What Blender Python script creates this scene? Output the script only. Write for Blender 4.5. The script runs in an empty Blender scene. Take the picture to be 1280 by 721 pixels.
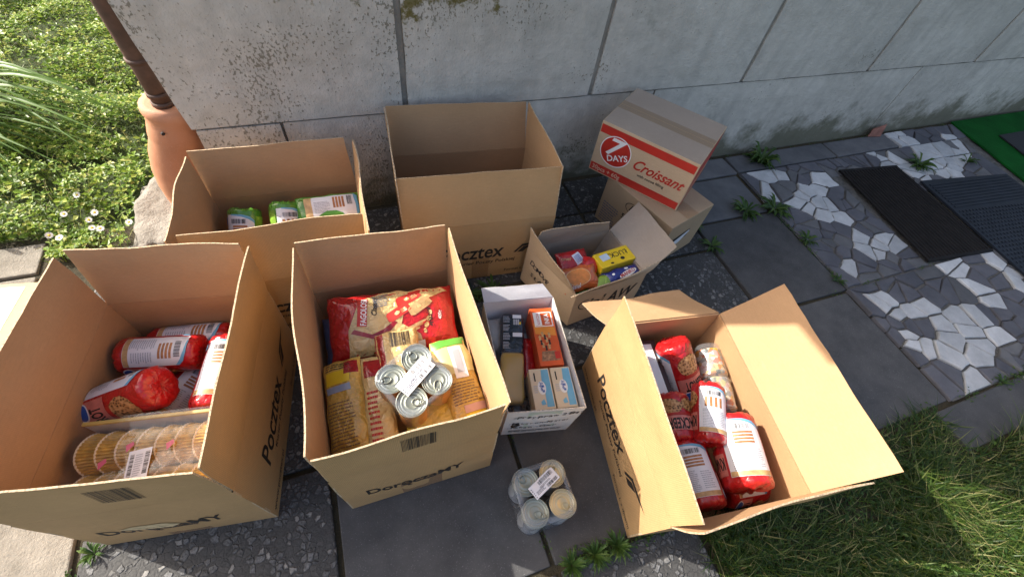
import bpy, bmesh, math, random
from mathutils import Vector, Matrix, noise

random.seed(7)
SC = bpy.context.scene
COL = SC.collection
V = Vector
PI = math.pi

# ------------------------------------------------------------------ camera
def camera():
    pitch, yaw, roll = 0.9247, -0.4845, 0.1856
    f = V((0, math.cos(pitch), -math.sin(pitch))); r = V((1, 0, 0)); u = r.cross(f)
    r2 = math.cos(roll) * r + math.sin(roll) * u
    u2 = -math.sin(roll) * r + math.cos(roll) * u
    Z = Matrix.Rotation(yaw, 3, 'Z')
    r2, u2, f = Z @ r2, Z @ u2, Z @ f
    m = Matrix((r2, u2, -f)).transposed().to_4x4()
    m.translation = V((0, -1.4834, 1.3619))
    cd = bpy.data.cameras.new('camera'); co = bpy.data.objects.new('camera', cd); COL.objects.link(co)
    co.matrix_world = m
    cd.sensor_width = 36; cd.lens = 36 * 542.63 / 1280
    cd.clip_start = 0.02; cd.clip_end = 300
    SC.camera = co
camera()

# ------------------------------------------------------------------ light
SUN_EL = math.radians(36.5)
SUN_H = V((-0.819, 0.573, 0))                       # horizontal direction towards the sun
w = bpy.data.worlds.new('World'); SC.world = w; w.use_nodes = True
nt = w.node_tree
sky = nt.nodes.new('ShaderNodeTexSky'); sky.sky_type = 'NISHITA'; sky.sun_disc = False
sky.sun_elevation = SUN_EL
sky.sun_rotation = math.atan2(SUN_H.x, SUN_H.y) % (2 * PI)
sky.air_density = 1.0; sky.dust_density = 5.0; sky.ozone_density = 0.2
nt.links.new(sky.outputs[0], nt.nodes['Background'].inputs[0])
nt.nodes['Background'].inputs[1].default_value = 0.14
sd = bpy.data.lights.new('sun', 'SUN'); sd.energy = 4.2; sd.angle = math.radians(0.45); sd.color = (1, 0.945, 0.85)
so = bpy.data.objects.new('sun', sd); COL.objects.link(so)
to_sun = V((SUN_H.x * math.cos(SUN_EL), SUN_H.y * math.cos(SUN_EL), math.sin(SUN_EL)))
so.rotation_euler = to_sun.to_track_quat('Z', 'Y').to_euler(); so.location = to_sun * 20
SC.view_settings.view_transform = 'Standard'; SC.view_settings.look = 'None'
SC.view_settings.gamma = 1; SC.view_settings.exposure = 1.1
SC.cycles.max_bounces = 10; SC.cycles.transparent_max_bounces = 12
SC.cycles.use_denoising = True

# ------------------------------------------------------------------ materials
MATS = {}
def nodes(name):
    m = bpy.data.materials.new(name); m.use_nodes = True
    t = m.node_tree; b = t.nodes['Principled BSDF']
    return m, t, b
def N(t, kind, **kw):
    n = t.nodes.new('ShaderNode' + kind)
    for k, v in kw.items():
        if k in n.inputs.keys(): n.inputs[k].default_value = v
        else: setattr(n, k, v)
    return n
def ramp(t, src, stops):
    r = t.nodes.new('ShaderNodeValToRGB'); t.links.new(src, r.inputs[0])
    el = r.color_ramp.elements
    while len(el) < len(stops): el.new(0.5)
    for e, (p, c) in zip(el, stops):
        e.position = p; e.color = (*c, 1) if len(c) == 3 else c
    return r.outputs[0]
def mixc(t, fac, a, b, mode='MIX'):
    n = t.nodes.new('ShaderNodeMix'); n.data_type = 'RGBA'; n.blend_type = mode
    for s, i in ((fac, 0), (a, 6), (b, 7)):
        if hasattr(s, 'is_linked'): t.links.new(s, n.inputs[i])
        else: n.inputs[i].default_value = s if i == 0 else (*s, 1)
    return n.outputs[2]
def math_(t, op, a, b=0.0):
    n = t.nodes.new('ShaderNodeMath'); n.operation = op
    for s, i in ((a, 0), (b, 1)):
        if hasattr(s, 'is_linked'): t.links.new(s, n.inputs[i])
        else: n.inputs[i].default_value = s
    return n.outputs[0]
def coord(t, kind='Object', scale=None):
    tc = t.nodes.new('ShaderNodeTexCoord'); o = tc.outputs[kind]
    if scale:
        mp = t.nodes.new('ShaderNodeMapping'); mp.inputs['Scale'].default_value = scale
        t.links.new(o, mp.inputs[0]); o = mp.outputs[0]
    return o
def noise_n(t, vec, scale, detail=4, rough=0.55):
    n = t.nodes.new('ShaderNodeTexNoise'); n.inputs['Scale'].default_value = scale
    n.inputs['Detail'].default_value = detail; n.inputs['Roughness'].default_value = rough
    t.links.new(vec, n.inputs['Vector']); return n.outputs['Fac']
def bump(t, b, h, strength, dist):
    n = t.nodes.new('ShaderNodeBump'); n.inputs['Strength'].default_value = strength; n.inputs['Distance'].default_value = dist
    t.links.new(h, n.inputs['Height'])
    prev = b.inputs['Normal']
    if prev.is_linked: t.links.new(prev.links[0].from_socket, n.inputs['Normal'])
    t.links.new(n.outputs[0], b.inputs['Normal'])

def plain(name, c, rough=0.55, var=0.10, scale=18, bs=0.0, bscale=60, bd=0.002, coat=0.0, metal=0.0, spec=0.5):
    """plain procedural surface: noise-varied colour with optional relief"""
    if name in MATS: return MATS[name]
    m, t, b = nodes(name); o = coord(t)
    n = noise_n(t, o, scale)
    lo = tuple(max(0, x * (1 - var)) for x in c); hi = tuple(min(1, x * (1 + var)) for x in c)
    t.links.new(ramp(t, n, [(0.3, lo), (0.7, hi)]), b.inputs['Base Color'])
    b.inputs['Roughness'].default_value = rough; b.inputs['Metallic'].default_value = metal
    b.inputs['Coat Weight'].default_value = coat; b.inputs['Coat Roughness'].default_value = 0.12
    b.inputs['Specular IOR Level'].default_value = spec
    if bs: bump(t, b, noise_n(t, o, bscale, 3), bs, bd)
    MATS[name] = m; return m

def cardboard(name, c, lines=0.5, print_scale=1.0):
    if name in MATS: return MATS[name]
    m, t, b = nodes(name); o = coord(t); uv = coord(t, 'UV')
    n1 = noise_n(t, o, 5, 3); n2 = noise_n(t, o, 160, 2)
    fib = noise_n(t, coord(t, 'UV', (30, 400, 1)), 1, 3)
    f = math_(t, 'ADD', math_(t, 'MULTIPLY', n1, 0.5), math_(t, 'ADD', math_(t, 'MULTIPLY', n2, 0.2), math_(t, 'MULTIPLY', fib, 0.3)))
    base = ramp(t, f, [(0.3, tuple(x * 0.84 for x in c)), (0.7, tuple(min(1, x * 1.1) for x in c))])
    sx = t.nodes.new('ShaderNodeSeparateXYZ'); t.links.new(uv, sx.inputs[0])
    wv = math_(t, 'SINE', math_(t, 'MULTIPLY', sx.outputs[0], 2 * PI / 0.0072))
    wv2 = math_(t, 'POWER', math_(t, 'ABSOLUTE', wv), 0.5)
    line = math_(t, 'MULTIPLY', math_(t, 'SUBTRACT', 1.0, wv2), 0.42 * lines)
    col = mixc(t, line, base, tuple(x * 0.45 for x in c))
    t.links.new(col, b.inputs['Base Color'])
    b.inputs['Roughness'].default_value = 0.72; b.inputs['Specular IOR Level'].default_value = 0.25
    bump(t, b, wv2, 0.4 * lines, 0.0009)
    bump(t, b, noise_n(t, o, 9, 4), 0.35, 0.010)
    scuff = noise_n(t, coord(t, 'Object', (1, 1, 3)), 26, 5, 0.7)
    t.links.new(mixc(t, ramp(t, scuff, [(0.60, (0, 0, 0)), (0.80, (0.35, 0.35, 0.35))]), col, tuple(min(1, x * 1.35 + 0.02) for x in c)), b.inputs['Base Color'])
    MATS[name] = m; return m

def edge_mat(name, c):
    if name in MATS: return MATS[name]
    m, t, b = nodes(name); o = coord(t)
    n = noise_n(t, o, 220, 2)
    t.links.new(ramp(t, n, [(0.35, tuple(x * 0.5 for x in c)), (0.55, c)]), b.inputs['Base Color'])
    b.inputs['Roughness'].default_value = 0.85
    MATS[name] = m; return m

K_OUT = cardboard('kraft_outer', (0.49, 0.305, 0.145), 1.0)
K_IN = cardboard('kraft_inner', (0.47, 0.285, 0.15), 0.35)
K_EDGE = edge_mat('kraft_edge', (0.56, 0.42, 0.27))
KG_OUT = cardboard('grey_kraft_outer', (0.42, 0.30, 0.19), 0.35)
KG_IN = cardboard('grey_kraft_inner', (0.40, 0.29, 0.20), 0.25)
KT = cardboard('pale_kraft', (0.40, 0.325, 0.26), 0.3)
KF = cardboard('peach_kraft', (0.56, 0.41, 0.27), 0.3)
WH_OUT = cardboard('white_board', (0.72, 0.71, 0.70), 0.25)
WH_IN = cardboard('white_board_inner', (0.70, 0.69, 0.72), 0.4)
WH_EDGE = edge_mat('white_edge', (0.66, 0.60, 0.52))
INK = plain('black_ink', (0.022, 0.018, 0.016), 0.6)
PEN = plain('marker_pen', (0.03, 0.025, 0.03), 0.5)
BLUEINK = plain('grey_print', (0.12, 0.13, 0.17), 0.6)
PALEPRINT = plain('pale_print', (0.42, 0.43, 0.48), 0.6)
WHITE = plain('white_print', (0.78, 0.78, 0.78), 0.5, 0.03)
LABELW = plain('label_paper', (0.76, 0.76, 0.80), 0.42, 0.03)
TAPE = None

def film_mat(name, tint, gloss_rough=0.08, opac=0.025):
    if name in MATS: return MATS[name]
    m = bpy.data.materials.new(name); m.use_nodes = True; t = m.node_tree
    out = t.nodes['Material Output']; t.nodes.remove(t.nodes['Principled BSDF'])
    tr = N(t, 'BsdfTransparent'); tr.inputs[0].default_value = (*tint, 1)
    gl = N(t, 'BsdfGlossy'); gl.inputs['Roughness'].default_value = gloss_rough; gl.inputs[0].default_value = (1, 1, 1, 1)
    df = N(t, 'BsdfDiffuse'); df.inputs[0].default_value = (0.75, 0.77, 0.8, 1)
    fr = N(t, 'LayerWeight'); fr.inputs[0].default_value = 0.5
    n = noise_n(t, coord(t), 45, 4)
    bp = N(t, 'Bump'); bp.inputs['Strength'].default_value = 0.35; bp.inputs['Distance'].default_value = 0.004
    t.links.new(n, bp.inputs['Height'])
    t.links.new(bp.outputs[0], gl.inputs['Normal']); t.links.new(bp.outputs[0], fr.inputs['Normal'])
    m1 = N(t, 'MixShader'); m1.inputs[0].default_value = opac
    t.links.new(tr.outputs[0], m1.inputs[1]); t.links.new(df.outputs[0], m1.inputs[2])
    m2 = N(t, 'MixShader'); t.links.new(math_(t, 'ADD', math_(t, 'MULTIPLY', math_(t, 'POWER', fr.outputs['Facing'], 4.0), 0.6), 0.045), m2.inputs[0])
    t.links.new(m1.outputs[0], m2.inputs[1]); t.links.new(gl.outputs[0], m2.inputs[2])
    t.links.new(m2.outputs[0], out.inputs[0])
    MATS[name] = m; return m
FILM = film_mat('clear_film', (0.94, 0.95, 0.97))
SHRINK = film_mat('shrink_film', (0.86, 0.89, 0.94), 0.06, 0.10)
TAPE = film_mat('brown_tape', (0.90, 0.82, 0.70), 0.2, 0.05)

def plastic(name, c, rough=0.28, var=0.22, wr=0.5, scale=9):
    """printed plastic wrapper with fine creases"""
    if name in MATS: return MATS[name]
    m, t, b = nodes(name); o = coord(t)
    n = noise_n(t, o, scale, 3)
    t.links.new(ramp(t, n, [(0.3, tuple(x * (1 - var) for x in c)), (0.75, tuple(min(1, x * (1 + var)) for x in c))]), b.inputs['Base Color'])
    b.inputs['Roughness'].default_value = rough; b.inputs['Coat Weight'].default_value = 0.6; b.inputs['Coat Roughness'].default_value = 0.1
    v = t.nodes.new('ShaderNodeTexVoronoi'); v.feature = 'DISTANCE_TO_EDGE'; v.inputs['Scale'].default_value = 24
    wob = t.nodes.new('ShaderNodeTexNoise'); wob.inputs['Scale'].default_value = 30; t.links.new(o, wob.inputs['Vector'])
    mx = mixc(t, 0.25, (0, 0, 0), (0, 0, 0)); 
    mixn = t.nodes.new('ShaderNodeVectorMath'); mixn.operation = 'MULTIPLY_ADD'
    t.links.new(wob.outputs['Color'], mixn.inputs[0]); mixn.inputs[1].default_value = (0.05, 0.05, 0.05); t.links.new(o, mixn.inputs[2])
    t.links.new(mixn.outputs[0], v.inputs['Vector'])
    bump(t, b, v.outputs['Distance'], min(1, wr * 1.6), 0.010)
    bump(t, b, noise_n(t, o, 70, 3), wr * 0.8, 0.005)
    MATS[name] = m; return m
RED = plastic('red_wrap', (0.50, 0.012, 0.014))
DRED = plastic('dark_red_wrap', (0.30, 0.006, 0.012))
GREEN = plastic('green_wrap', (0.10, 0.30, 0.03))
ORANGE = plastic('orange_wrap', (0.62, 0.13, 0.03))
CREAMW = plastic('cream_wrap', (0.64, 0.46, 0.20), 0.24, 0.15, 0.8)
GOLDW = plastic('golden_wrap', (0.60, 0.38, 0.08), 0.22, 0.28, 0.9)
YELLOWW = plastic('yellow_wrap', (0.62, 0.44, 0.06), 0.28, 0.2, 0.8)
BLUEW = plastic('blue_wrap', (0.015, 0.025, 0.20), 0.2)
NAVYW = plastic('navy_wrap', (0.012, 0.02, 0.035), 0.25)
GREYW = plastic('grey_wrap', (0.36, 0.33, 0.31), 0.35, 0.1, 0.7)
PINKP = plain('pink_print', (0.62, 0.20, 0.16), 0.4, 0.25, 40)
SKYP = plain('sky_blue_print', (0.16, 0.42, 0.62), 0.45)
DKBLUEP = plain('blue_print', (0.03, 0.10, 0.40), 0.4)
BROWNP = plain('brown_print', (0.40, 0.17, 0.06), 0.5, 0.35, 90)
REDP = plain('red_print', (0.48, 0.03, 0.02), 0.45)
TANP = plain('tan_print', (0.52, 0.33, 0.15), 0.5, 0.3, 60)
GREENP = plain('green_print', (0.10, 0.34, 0.05), 0.4)
YELLOWP = plain('yellow_print', (0.75, 0.52, 0.02), 0.4, 0.06)
def cracker_mat():
    m, t, b = nodes('crispbread_picture'); o = coord(t)
    v = t.nodes.new('ShaderNodeTexVoronoi'); v.inputs['Scale'].default_value = 150; t.links.new(o, v.inputs['Vector'])
    t.links.new(ramp(t, v.outputs['Distance'], [(0.2, (0.05, 0.02, 0.01)), (0.45, (0.42, 0.20, 0.07)), (0.8, (0.62, 0.36, 0.16))]), b.inputs['Base Color'])
    b.inputs['Roughness'].default_value = 0.35
    return m
CRACK = cracker_mat()

# ------------------------------------------------------------------ object helpers
ORG = {}
def thing(name, label, cat, loc, group=None):
    o = bpy.data.objects.new(name, None); COL.objects.link(o); o.location = loc; o.empty_display_size = 0.05
    o['label'] = label; o['category'] = cat
    if group: o['group'] = group
    ORG[o.name] = V(loc); return o
def tag(o, label, cat, group=None):
    o['label'] = label; o['category'] = cat
    if group: o['group'] = group
    return o
def struct(o): o['kind'] = 'structure'; return o
def obj(name, verts, faces, mats, parent=None, fm=None, uvs=None, smooth=False, origin=None):
    """one mesh object; verts in world space, stored relative to the root's origin"""
    org = ORG[parent.name] if parent else V(origin or (0, 0, 0))
    me = bpy.data.meshes.new(name)
    me.from_pydata([tuple(V(v) - org) for v in verts], [], faces)
    for m in (mats if isinstance(mats, (list, tuple)) else [mats]): me.materials.append(m)
    if fm: me.polygons.foreach_set('material_index', fm)
    if uvs:
        l = me.uv_layers.new(name='UVMap'); flat = []
        for f in faces:
            for i in f: flat += uvs[i]
        l.data.foreach_set('uv', flat)
    if smooth: me.polygons.foreach_set('use_smooth', [True] * len(me.polygons))
    me.update()
    o = bpy.data.objects.new(name, me); COL.objects.link(o)
    if parent: o.parent = parent
    else: o.location = org
    ORG[o.name] = org
    return o
def bevel(o, width, seg=2, angle=40):
    m = o.modifiers.new('bevel', 'BEVEL'); m.width = width; m.segments = seg; m.limit_method = 'ANGLE'; m.angle_limit = math.radians(angle)
    return o

class Quad:
    """flat-ish sheet spanned by four points; sample in metres along its two sides"""
    def __init__(s, q0, q1, q2, q3, warp=0.0, seed=0, freew=0.0):
        s.q = [V(q0), V(q1), V(q2), V(q3)]
        s.lu = ((s.q[1] - s.q[0]).length + (s.q[2] - s.q[3]).length) / 2
        s.lv = ((s.q[3] - s.q[0]).length + (s.q[2] - s.q[1]).length) / 2
        s.n = (s.q[1] - s.q[0]).cross(s.q[3] - s.q[0]).normalized()
        s.warp, s.seed, s.freew = warp, seed, freew
    def at(s, u, v, off=0.0):
        a, b = u / s.lu, v / s.lv
        p = (s.q[0] * (1 - a) + s.q[1] * a) * (1 - b) + (s.q[3] * (1 - a) + s.q[2] * a) * b
        d = s.warp * math.sin(PI * min(max(a, 0), 1)) * math.sin(PI * min(max(b, 0), 1))
        if s.freew:
            d += s.freew * b * noise.noise(V((a * 2.2 + s.seed, b * 1.3, s.seed * 1.7)))
            p = p + (s.q[3] - s.q[0]).normalized() * (0.0025 * b * b * noise.noise(V((a * 9 + s.seed, 3.3, s.seed))))
        elif s.warp:
            d += 0.45 * s.warp * math.sin(PI * min(max(b, 0), 1)) * noise.noise(V((a * 3.5, b * 3.5, s.seed * 2.3)))
        return p + s.n * (d + off)

def sheet(name, Q, thick, parent, mats, nu=10, nv=6, inset=0.0, creased=False):
    """thick panel from a Quad: outer, inner and edge materials"""
    vs, uv, fs, fm = [], [], [], []
    for side in (0, 1):
        for j in range(nv + 1):
            for i in range(nu + 1):
                a, b = i / nu, j / nv
                ins = inset * b
                u = ins + (Q.lu - 2 * ins) * a
                vs.append(Q.at(u, Q.lv * b, -thick * side)); uv.append((u + 0.003, Q.lv * b))
    n = (nu + 1) * (nv + 1); I = lambda i, j, s: s * n + j * (nu + 1) + i
    for j in range(nv):
        for i in range(nu):
            fs.append((I(i, j, 0), I(i + 1, j, 0), I(i + 1, j + 1, 0), I(i, j + 1, 0))); fm.append(0)
            fs.append((I(i, j, 1), I(i, j + 1, 1), I(i + 1, j + 1, 1), I(i + 1, j, 1))); fm.append(1)
    for i in range(nu):
        fs.append((I(i, 0, 0), I(i, 0, 1), I(i + 1, 0, 1), I(i + 1, 0, 0))); fm.append(1)
        fs.append((I(i, nv, 0), I(i + 1, nv, 0), I(i + 1, nv, 1), I(i, nv, 1))); fm.append(1 if creased else 2)
    for j in range(nv):
        fs.append((I(0, j, 0), I(0, j + 1, 0), I(0, j + 1, 1), I(0, j, 1))); fm.append(2)
        fs.append((I(nu, j, 0), I(nu, j, 1), I(nu, j + 1, 1), I(nu, j + 1, 0))); fm.append(2)
    return obj(name, vs, fs, mats, parent, fm, uv)

# flat 2-D shapes (lists of verts, faces) that are laid on a surface
def rect(x0, y0, x1, y1): return [(x0, y0), (x1, y0), (x1, y1), (x0, y1)], [(0, 1, 2, 3)]
def poly(pts): return list(pts), [tuple(range(len(pts)))]
def ell(cx, cy, rx, ry, n=28, jit=0.0):
    return poly([(cx + rx * math.cos(2 * PI * i / n) * (1 + jit * random.uniform(-1, 1)), cy + ry * math.sin(2 * PI * i / n) * (1 + jit * random.uniform(-1, 1))) for i in range(n)])
def ringel(cx, cy, r0, r1, sy=1.0, n=36, a0=0, a1=2 * PI):
    vs, fs = [], []
    for i in range(n + 1):
        a = a0 + (a1 - a0) * i / n
        for r in (r0, r1): vs.append((cx + r * math.cos(a), cy + sy * r * math.sin(a)))
    for i in range(n): fs.append((2 * i, 2 * i + 1, 2 * i + 3, 2 * i + 2))
    return vs, fs
def merge(*sh):
    vs, fs = [], []
    for a, b in sh:
        k = len(vs); vs += a; fs += [tuple(i + k for i in f) for f in b]
    return vs, fs
def rot2(sh, ang, cx=0, cy=0, dx=0, dy=0):
    c, s = math.cos(ang), math.sin(ang)
    return [(cx + dx + c * (x - cx) - s * (y - cy), cy + dy + s * (x - cx) + c * (y - cy)) for x, y in sh[0]], sh[1]
def barcode(x0, y0, x1, y1, n=28):
    out = []; x = x0; step = (x1 - x0) / n
    for i in range(n):
        wd = step * random.choice((0.3, 0.45, 0.7)); out.append(rect(x, y0, x + wd, y1)); x += step
    return merge(*out)
def lines(x0, y0, x1, y1, n, duty=0.45, rag=0.25):
    """rows of print too small to read"""
    out = []; h = (y1 - y0) / n
    for i in range(n):
        e = x1 - (x1 - x0) * rag * random.random(); y = y1 - (i + 1) * h; x = x0
        while x < e:
            l = (x1 - x0) * random.uniform(0.06, 0.22); out.append(rect(x, y, min(e, x + l), y + h * duty)); x += l + (x1 - x0) * 0.025
    return merge(*out)
_tc = {}
def text(s, size, x=0, y=0, ang=0, bold=0.0, shear=0.0, align='LEFT', wide=1.0):
    key = (s, bold, shear, align)
    if key not in _tc:
        cu = bpy.data.curves.new('t', 'FONT'); cu.body = s; cu.size = 1; cu.offset = bold; cu.shear = shear
        cu.align_x = align; cu.resolution_u = 3; cu.fill_mode = 'BOTH'
        o = bpy.data.objects.new('t', cu); COL.objects.link(o)
        dg = bpy.context.evaluated_depsgraph_get()
        me = bpy.data.meshes.new_from_object(o.evaluated_get(dg))
        _tc[key] = ([(v.co.x, v.co.y) for v in me.vertices], [tuple(p.vertices) for p in me.polygons])
        bpy.data.objects.remove(o); bpy.data.meshes.remove(me); bpy.data.curves.remove(cu)
    vs, fs = _tc[key]; c, sn = math.cos(ang), math.sin(ang)
    return [(x + size * (wide * a * c - b * sn), y + size * (wide * a * sn + b * c)) for a, b in vs], fs
def hand(s, size, x, y, ang):
    """marker handwriting: every letter slightly off"""
    out = []; px = x; py = y
    for ch in s:
        if ch != ' ':
            k = size * random.uniform(0.85, 1.15)
            out.append(text(ch, k, px, py + size * random.uniform(-0.08, 0.08), ang + random.uniform(-0.16, 0.16), 0.012, 0.12, wide=random.uniform(0.95, 1.25)))
        adv = size * (0.62 if ch not in 'il-' else 0.42); px += adv * math.cos(ang); py += adv * math.sin(ang)
    return merge(*out)
def slice2(sh, step):
    """cut a flat shape into narrow strips both ways so that it can follow a curved surface"""
    bm = bmesh.new(); vv = [bm.verts.new((x, y, 0)) for x, y in sh[0]]
    for f in sh[1]:
        try: bm.faces.new([vv[i] for i in f])
        except ValueError: pass
    xs = [v.co.x for v in bm.verts]; ys = [v.co.y for v in bm.verts]
    for ax, lo, hi in ((0, min(xs), max(xs)), (1, min(ys), max(ys))):
        k = math.floor(lo / step) + 1
        while k * step < hi:
            no = V((1, 0, 0)) if ax == 0 else V((0, 1, 0))
            bmesh.ops.bisect_plane(bm, geom=bm.verts[:] + bm.edges[:] + bm.faces[:], plane_co=no * (k * step), plane_no=no, dist=1e-6)
            k += 1
    bm.verts.index_update()
    r = [(v.co.x, v.co.y) for v in bm.verts], [tuple(v.index for v in f.verts) for f in bm.faces]
    bm.free(); return r
def decal(name, S, sh, mat, parent, off=0.0007, step=None):
    if step: sh = slice2(sh, step)
    vs = [S.at(x, y, off) for x, y in sh[0]]
    o = obj(name, vs, sh[1], mat, parent, smooth=bool(step))
    me = o.data
    # faces look outwards
    if len(me.polygons):
        k = sh[1][0]; a, b, c = sh[0][k[0]], sh[0][k[1]], sh[0][k[2]]
        if (b[0] - a[0]) * (c[1] - a[1]) - (b[1] - a[1]) * (c[0] - a[0]) < 0: me.flip_normals()
    return o

# generic shapes
def lathe(profile, M, seg=32, wob=None):
    """profile of (r, z); M maps local to world"""
    vs, fs = [], []
    for j, (r, z) in enumerate(profile):
        for i in range(seg):
            a = 2 * PI * i / seg; rr, zz = r, z
            if wob: rr, zz = wob(r, z, a, j)
            vs.append(M @ V((rr * math.cos(a), rr * math.sin(a), zz)))
    for j in range(len(profile) - 1):
        for i in range(seg):
            k = (i + 1) % seg
            fs.append((j * seg + i, j * seg + k, (j + 1) * seg + k, (j + 1) * seg + i))
    fs.append(tuple(range(seg - 1, -1, -1))); fs.append(tuple((len(profile) - 1) * seg + i for i in range(seg)))
    return vs, fs
def tube(path, r, seg=8, closed=False):
    vs, fs = [], []; n = len(path); P = [V(p) for p in path]
    rr = r if isinstance(r, (list, tuple)) else [r] * n
    up = V((0, 0, 1)); last = None
    for i in range(n):
        if closed: d = (P[(i + 1) % n] - P[i - 1]).normalized()
        else: d = (P[min(i + 1, n - 1)] - P[max(i - 1, 0)]).normalized()
        x = (last - d * last.dot(d)) if last is not None else d.orthogonal()
        x = x.normalized(); last = x; y = d.cross(x)
        for k in range(seg):
            a = 2 * PI * k / seg; vs.append(P[i] + (x * math.cos(a) + y * math.sin(a)) * rr[i])
    for i in range(n if closed else n - 1):
        j = (i + 1) % n
        for k in range(seg):
            l = (k + 1) % seg; fs.append((i * seg + k, i * seg + l, j * seg + l, j * seg + k))
    if not closed:
        fs.append(tuple(range(seg - 1, -1, -1))); fs.append(tuple((n - 1) * seg + k for k in range(seg)))
    return vs, fs
def cuboid(M, sx, sy, sz):
    vs = [M @ V((x * sx / 2, y * sy / 2, z)) for z in (0, sz) for x, y in ((-1, -1), (1, -1), (1, 1), (-1, 1))]
    fs = [(3, 2, 1, 0), (4, 5, 6, 7), (0, 1, 5, 4), (1, 2, 6, 5), (2, 3, 7, 6), (3, 0, 4, 7)]
    return vs, fs
def frame(o, zdir, xdir):
    z = V(zdir).normalized(); x = V(xdir); x = (x - z * x.dot(z)).normalized(); y = z.cross(x)
    m = Matrix((x, y, z)).transposed().to_4x4(); m.translation = V(o); return m
def yawm(x, y, z, t): return Matrix.Translation((x, y, z)) @ Matrix.Rotation(t, 4, 'Z')

# ------------------------------------------------------------------ setting: ground, paving
def stone_mat(name, c1, c2, scale=14, rough=0.85, bs=0.35, bscale=120, bd=0.003, specks=0.0, speck_c=(0.4, 0.4, 0.4)):
    if name in MATS: return MATS[name]
    m, t, b = nodes(name); o = coord(t)
    geo = t.nodes.new('ShaderNodeNewGeometry'); pos = geo.outputs['Position']
    n = noise_n(t, pos, scale, 6, 0.65); n2 = noise_n(t, pos, scale * 0.22, 3)
    f = math_(t, 'ADD', math_(t, 'MULTIPLY', n, 0.6), math_(t, 'MULTIPLY', n2, 0.4))
    col = ramp(t, f, [(0.32, c1), (0.68, c2)])
    if specks:
        v = noise_n(t, pos, 330, 2)
        col = mixc(t, ramp(t, v, [(0.64, (0, 0, 0)), (0.72, (specks,) * 3)]), col, speck_c)
    oi = t.nodes.new('ShaderNodeObjectInfo')
    col = mixc(t, 1.0, col, ramp(t, oi.outputs['Random'], [(0, (0.82, 0.82, 0.82)), (1, (1.12, 1.10, 1.08))]), 'MULTIPLY')
    t.links.new(col, b.inputs['Base Color']); b.inputs['Roughness'].default_value = rough
    b.inputs['Specular IOR Level'].default_value = 0.3
    bump(t, b, noise_n(t, pos, bscale, 5, 0.7), bs, bd)
    MATS[name] = m; return m
SLAB = stone_mat('dark_slab', (0.050, 0.050, 0.053), (0.108, 0.107, 0.108), 9, 0.8, 0.3, 160, 0.002, 0.5, (0.25, 0.25, 0.26))
CONC = stone_mat('rough_concrete', (0.17, 0.155, 0.13), (0.31, 0.285, 0.245), 20, 0.9, 0.8, 110, 0.006, 0.6, (0.12, 0.10, 0.08))
GREYSL = stone_mat('grey_slab', (0.09, 0.092, 0.10), (0.17, 0.17, 0.175), 11, 0.85, 0.4, 100, 0.003)
PALE = stone_mat('pale_stone', (0.38, 0.39, 0.40), (0.60, 0.61, 0.62), 16, 0.75, 0.3, 90, 0.003, 0.5, (0.12, 0.12, 0.13))
DARKST = stone_mat('dark_stone', (0.075, 0.077, 0.092), (0.14, 0.14, 0.158), 12, 0.8, 0.35, 80, 0.003)
MORTAR = stone_mat('mortar', (0.07, 0.07, 0.068), (0.20, 0.19, 0.175), 60, 0.95, 0.9, 90, 0.006)
ROCK = stone_mat('rough_rock', (0.17, 0.155, 0.13), (0.36, 0.33, 0.29), 18, 0.95, 1.0, 35, 0.012)
SOIL = stone_mat('soil', (0.03, 0.028, 0.018), (0.075, 0.06, 0.035), 25, 0.95, 1.0, 60, 0.01)

def pebble_mat():
    m, t, b = nodes('pebble_concrete')
    geo = t.nodes.new('ShaderNodeNewGeometry'); pos = geo.outputs['Position']
    wob = t.nodes.new('ShaderNodeTexNoise'); wob.inputs['Scale'].default_value = 40; t.links.new(pos, wob.inputs['Vector'])
    ma = t.nodes.new('ShaderNodeVectorMath'); ma.operation = 'MULTIPLY_ADD'; t.links.new(wob.outputs['Color'], ma.inputs[0])
    ma.inputs[1].default_value = (0.02, 0.02, 0.02); t.links.new(pos, ma.inputs[2])
    v = t.nodes.new('ShaderNodeTexVoronoi'); v.inputs['Scale'].default_value = 58; t.links.new(ma.outputs[0], v.inputs['Vector'])
    v2 = t.nodes.new('ShaderNodeTexVoronoi'); v2.feature = 'DISTANCE_TO_EDGE'; v2.inputs['Scale'].default_value = 58; t.links.new(ma.outputs[0], v2.inputs['Vector'])
    sep = t.nodes.new('ShaderNodeSeparateColor'); t.links.new(v.outputs['Color'], sep.inputs[0])
    peb = ramp(t, sep.outputs[0], [(0.0, (0.035, 0.035, 0.037)), (0.55, (0.06, 0.06, 0.063)), (0.8, (0.12, 0.12, 0.125)), (0.96, (0.34, 0.32, 0.29))])
    peb = mixc(t, 0.5, peb, ramp(t, noise_n(t, pos, 180, 3), [(0.35, (0.03, 0.03, 0.03)), (0.65, (0.22, 0.22, 0.22))]))
    msk = ramp(t, v2.outputs['Distance'], [(0.05, (0, 0, 0)), (0.16, (1, 1, 1))])
    msk = math_(t, 'MULTIPLY', msk, ramp(t, sep.outputs[1], [(0.45, (0.12, 0.12, 0.12)), (0.6, (1, 1, 1))]))
    col = mixc(t, msk, ramp(t, noise_n(t, pos, 220, 4, 0.7), [(0.3, (0.020, 0.020, 0.021)), (0.7, (0.062, 0.060, 0.058))]), peb)
    t.links.new(col, b.inputs['Base Color']); b.inputs['Roughness'].default_value = 0.75
    bump(t, b, msk, 0.8, 0.004); bump(t, b, noise_n(t, pos, 140, 4), 0.4, 0.002)
    return m
PEBBLE = pebble_mat()

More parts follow.
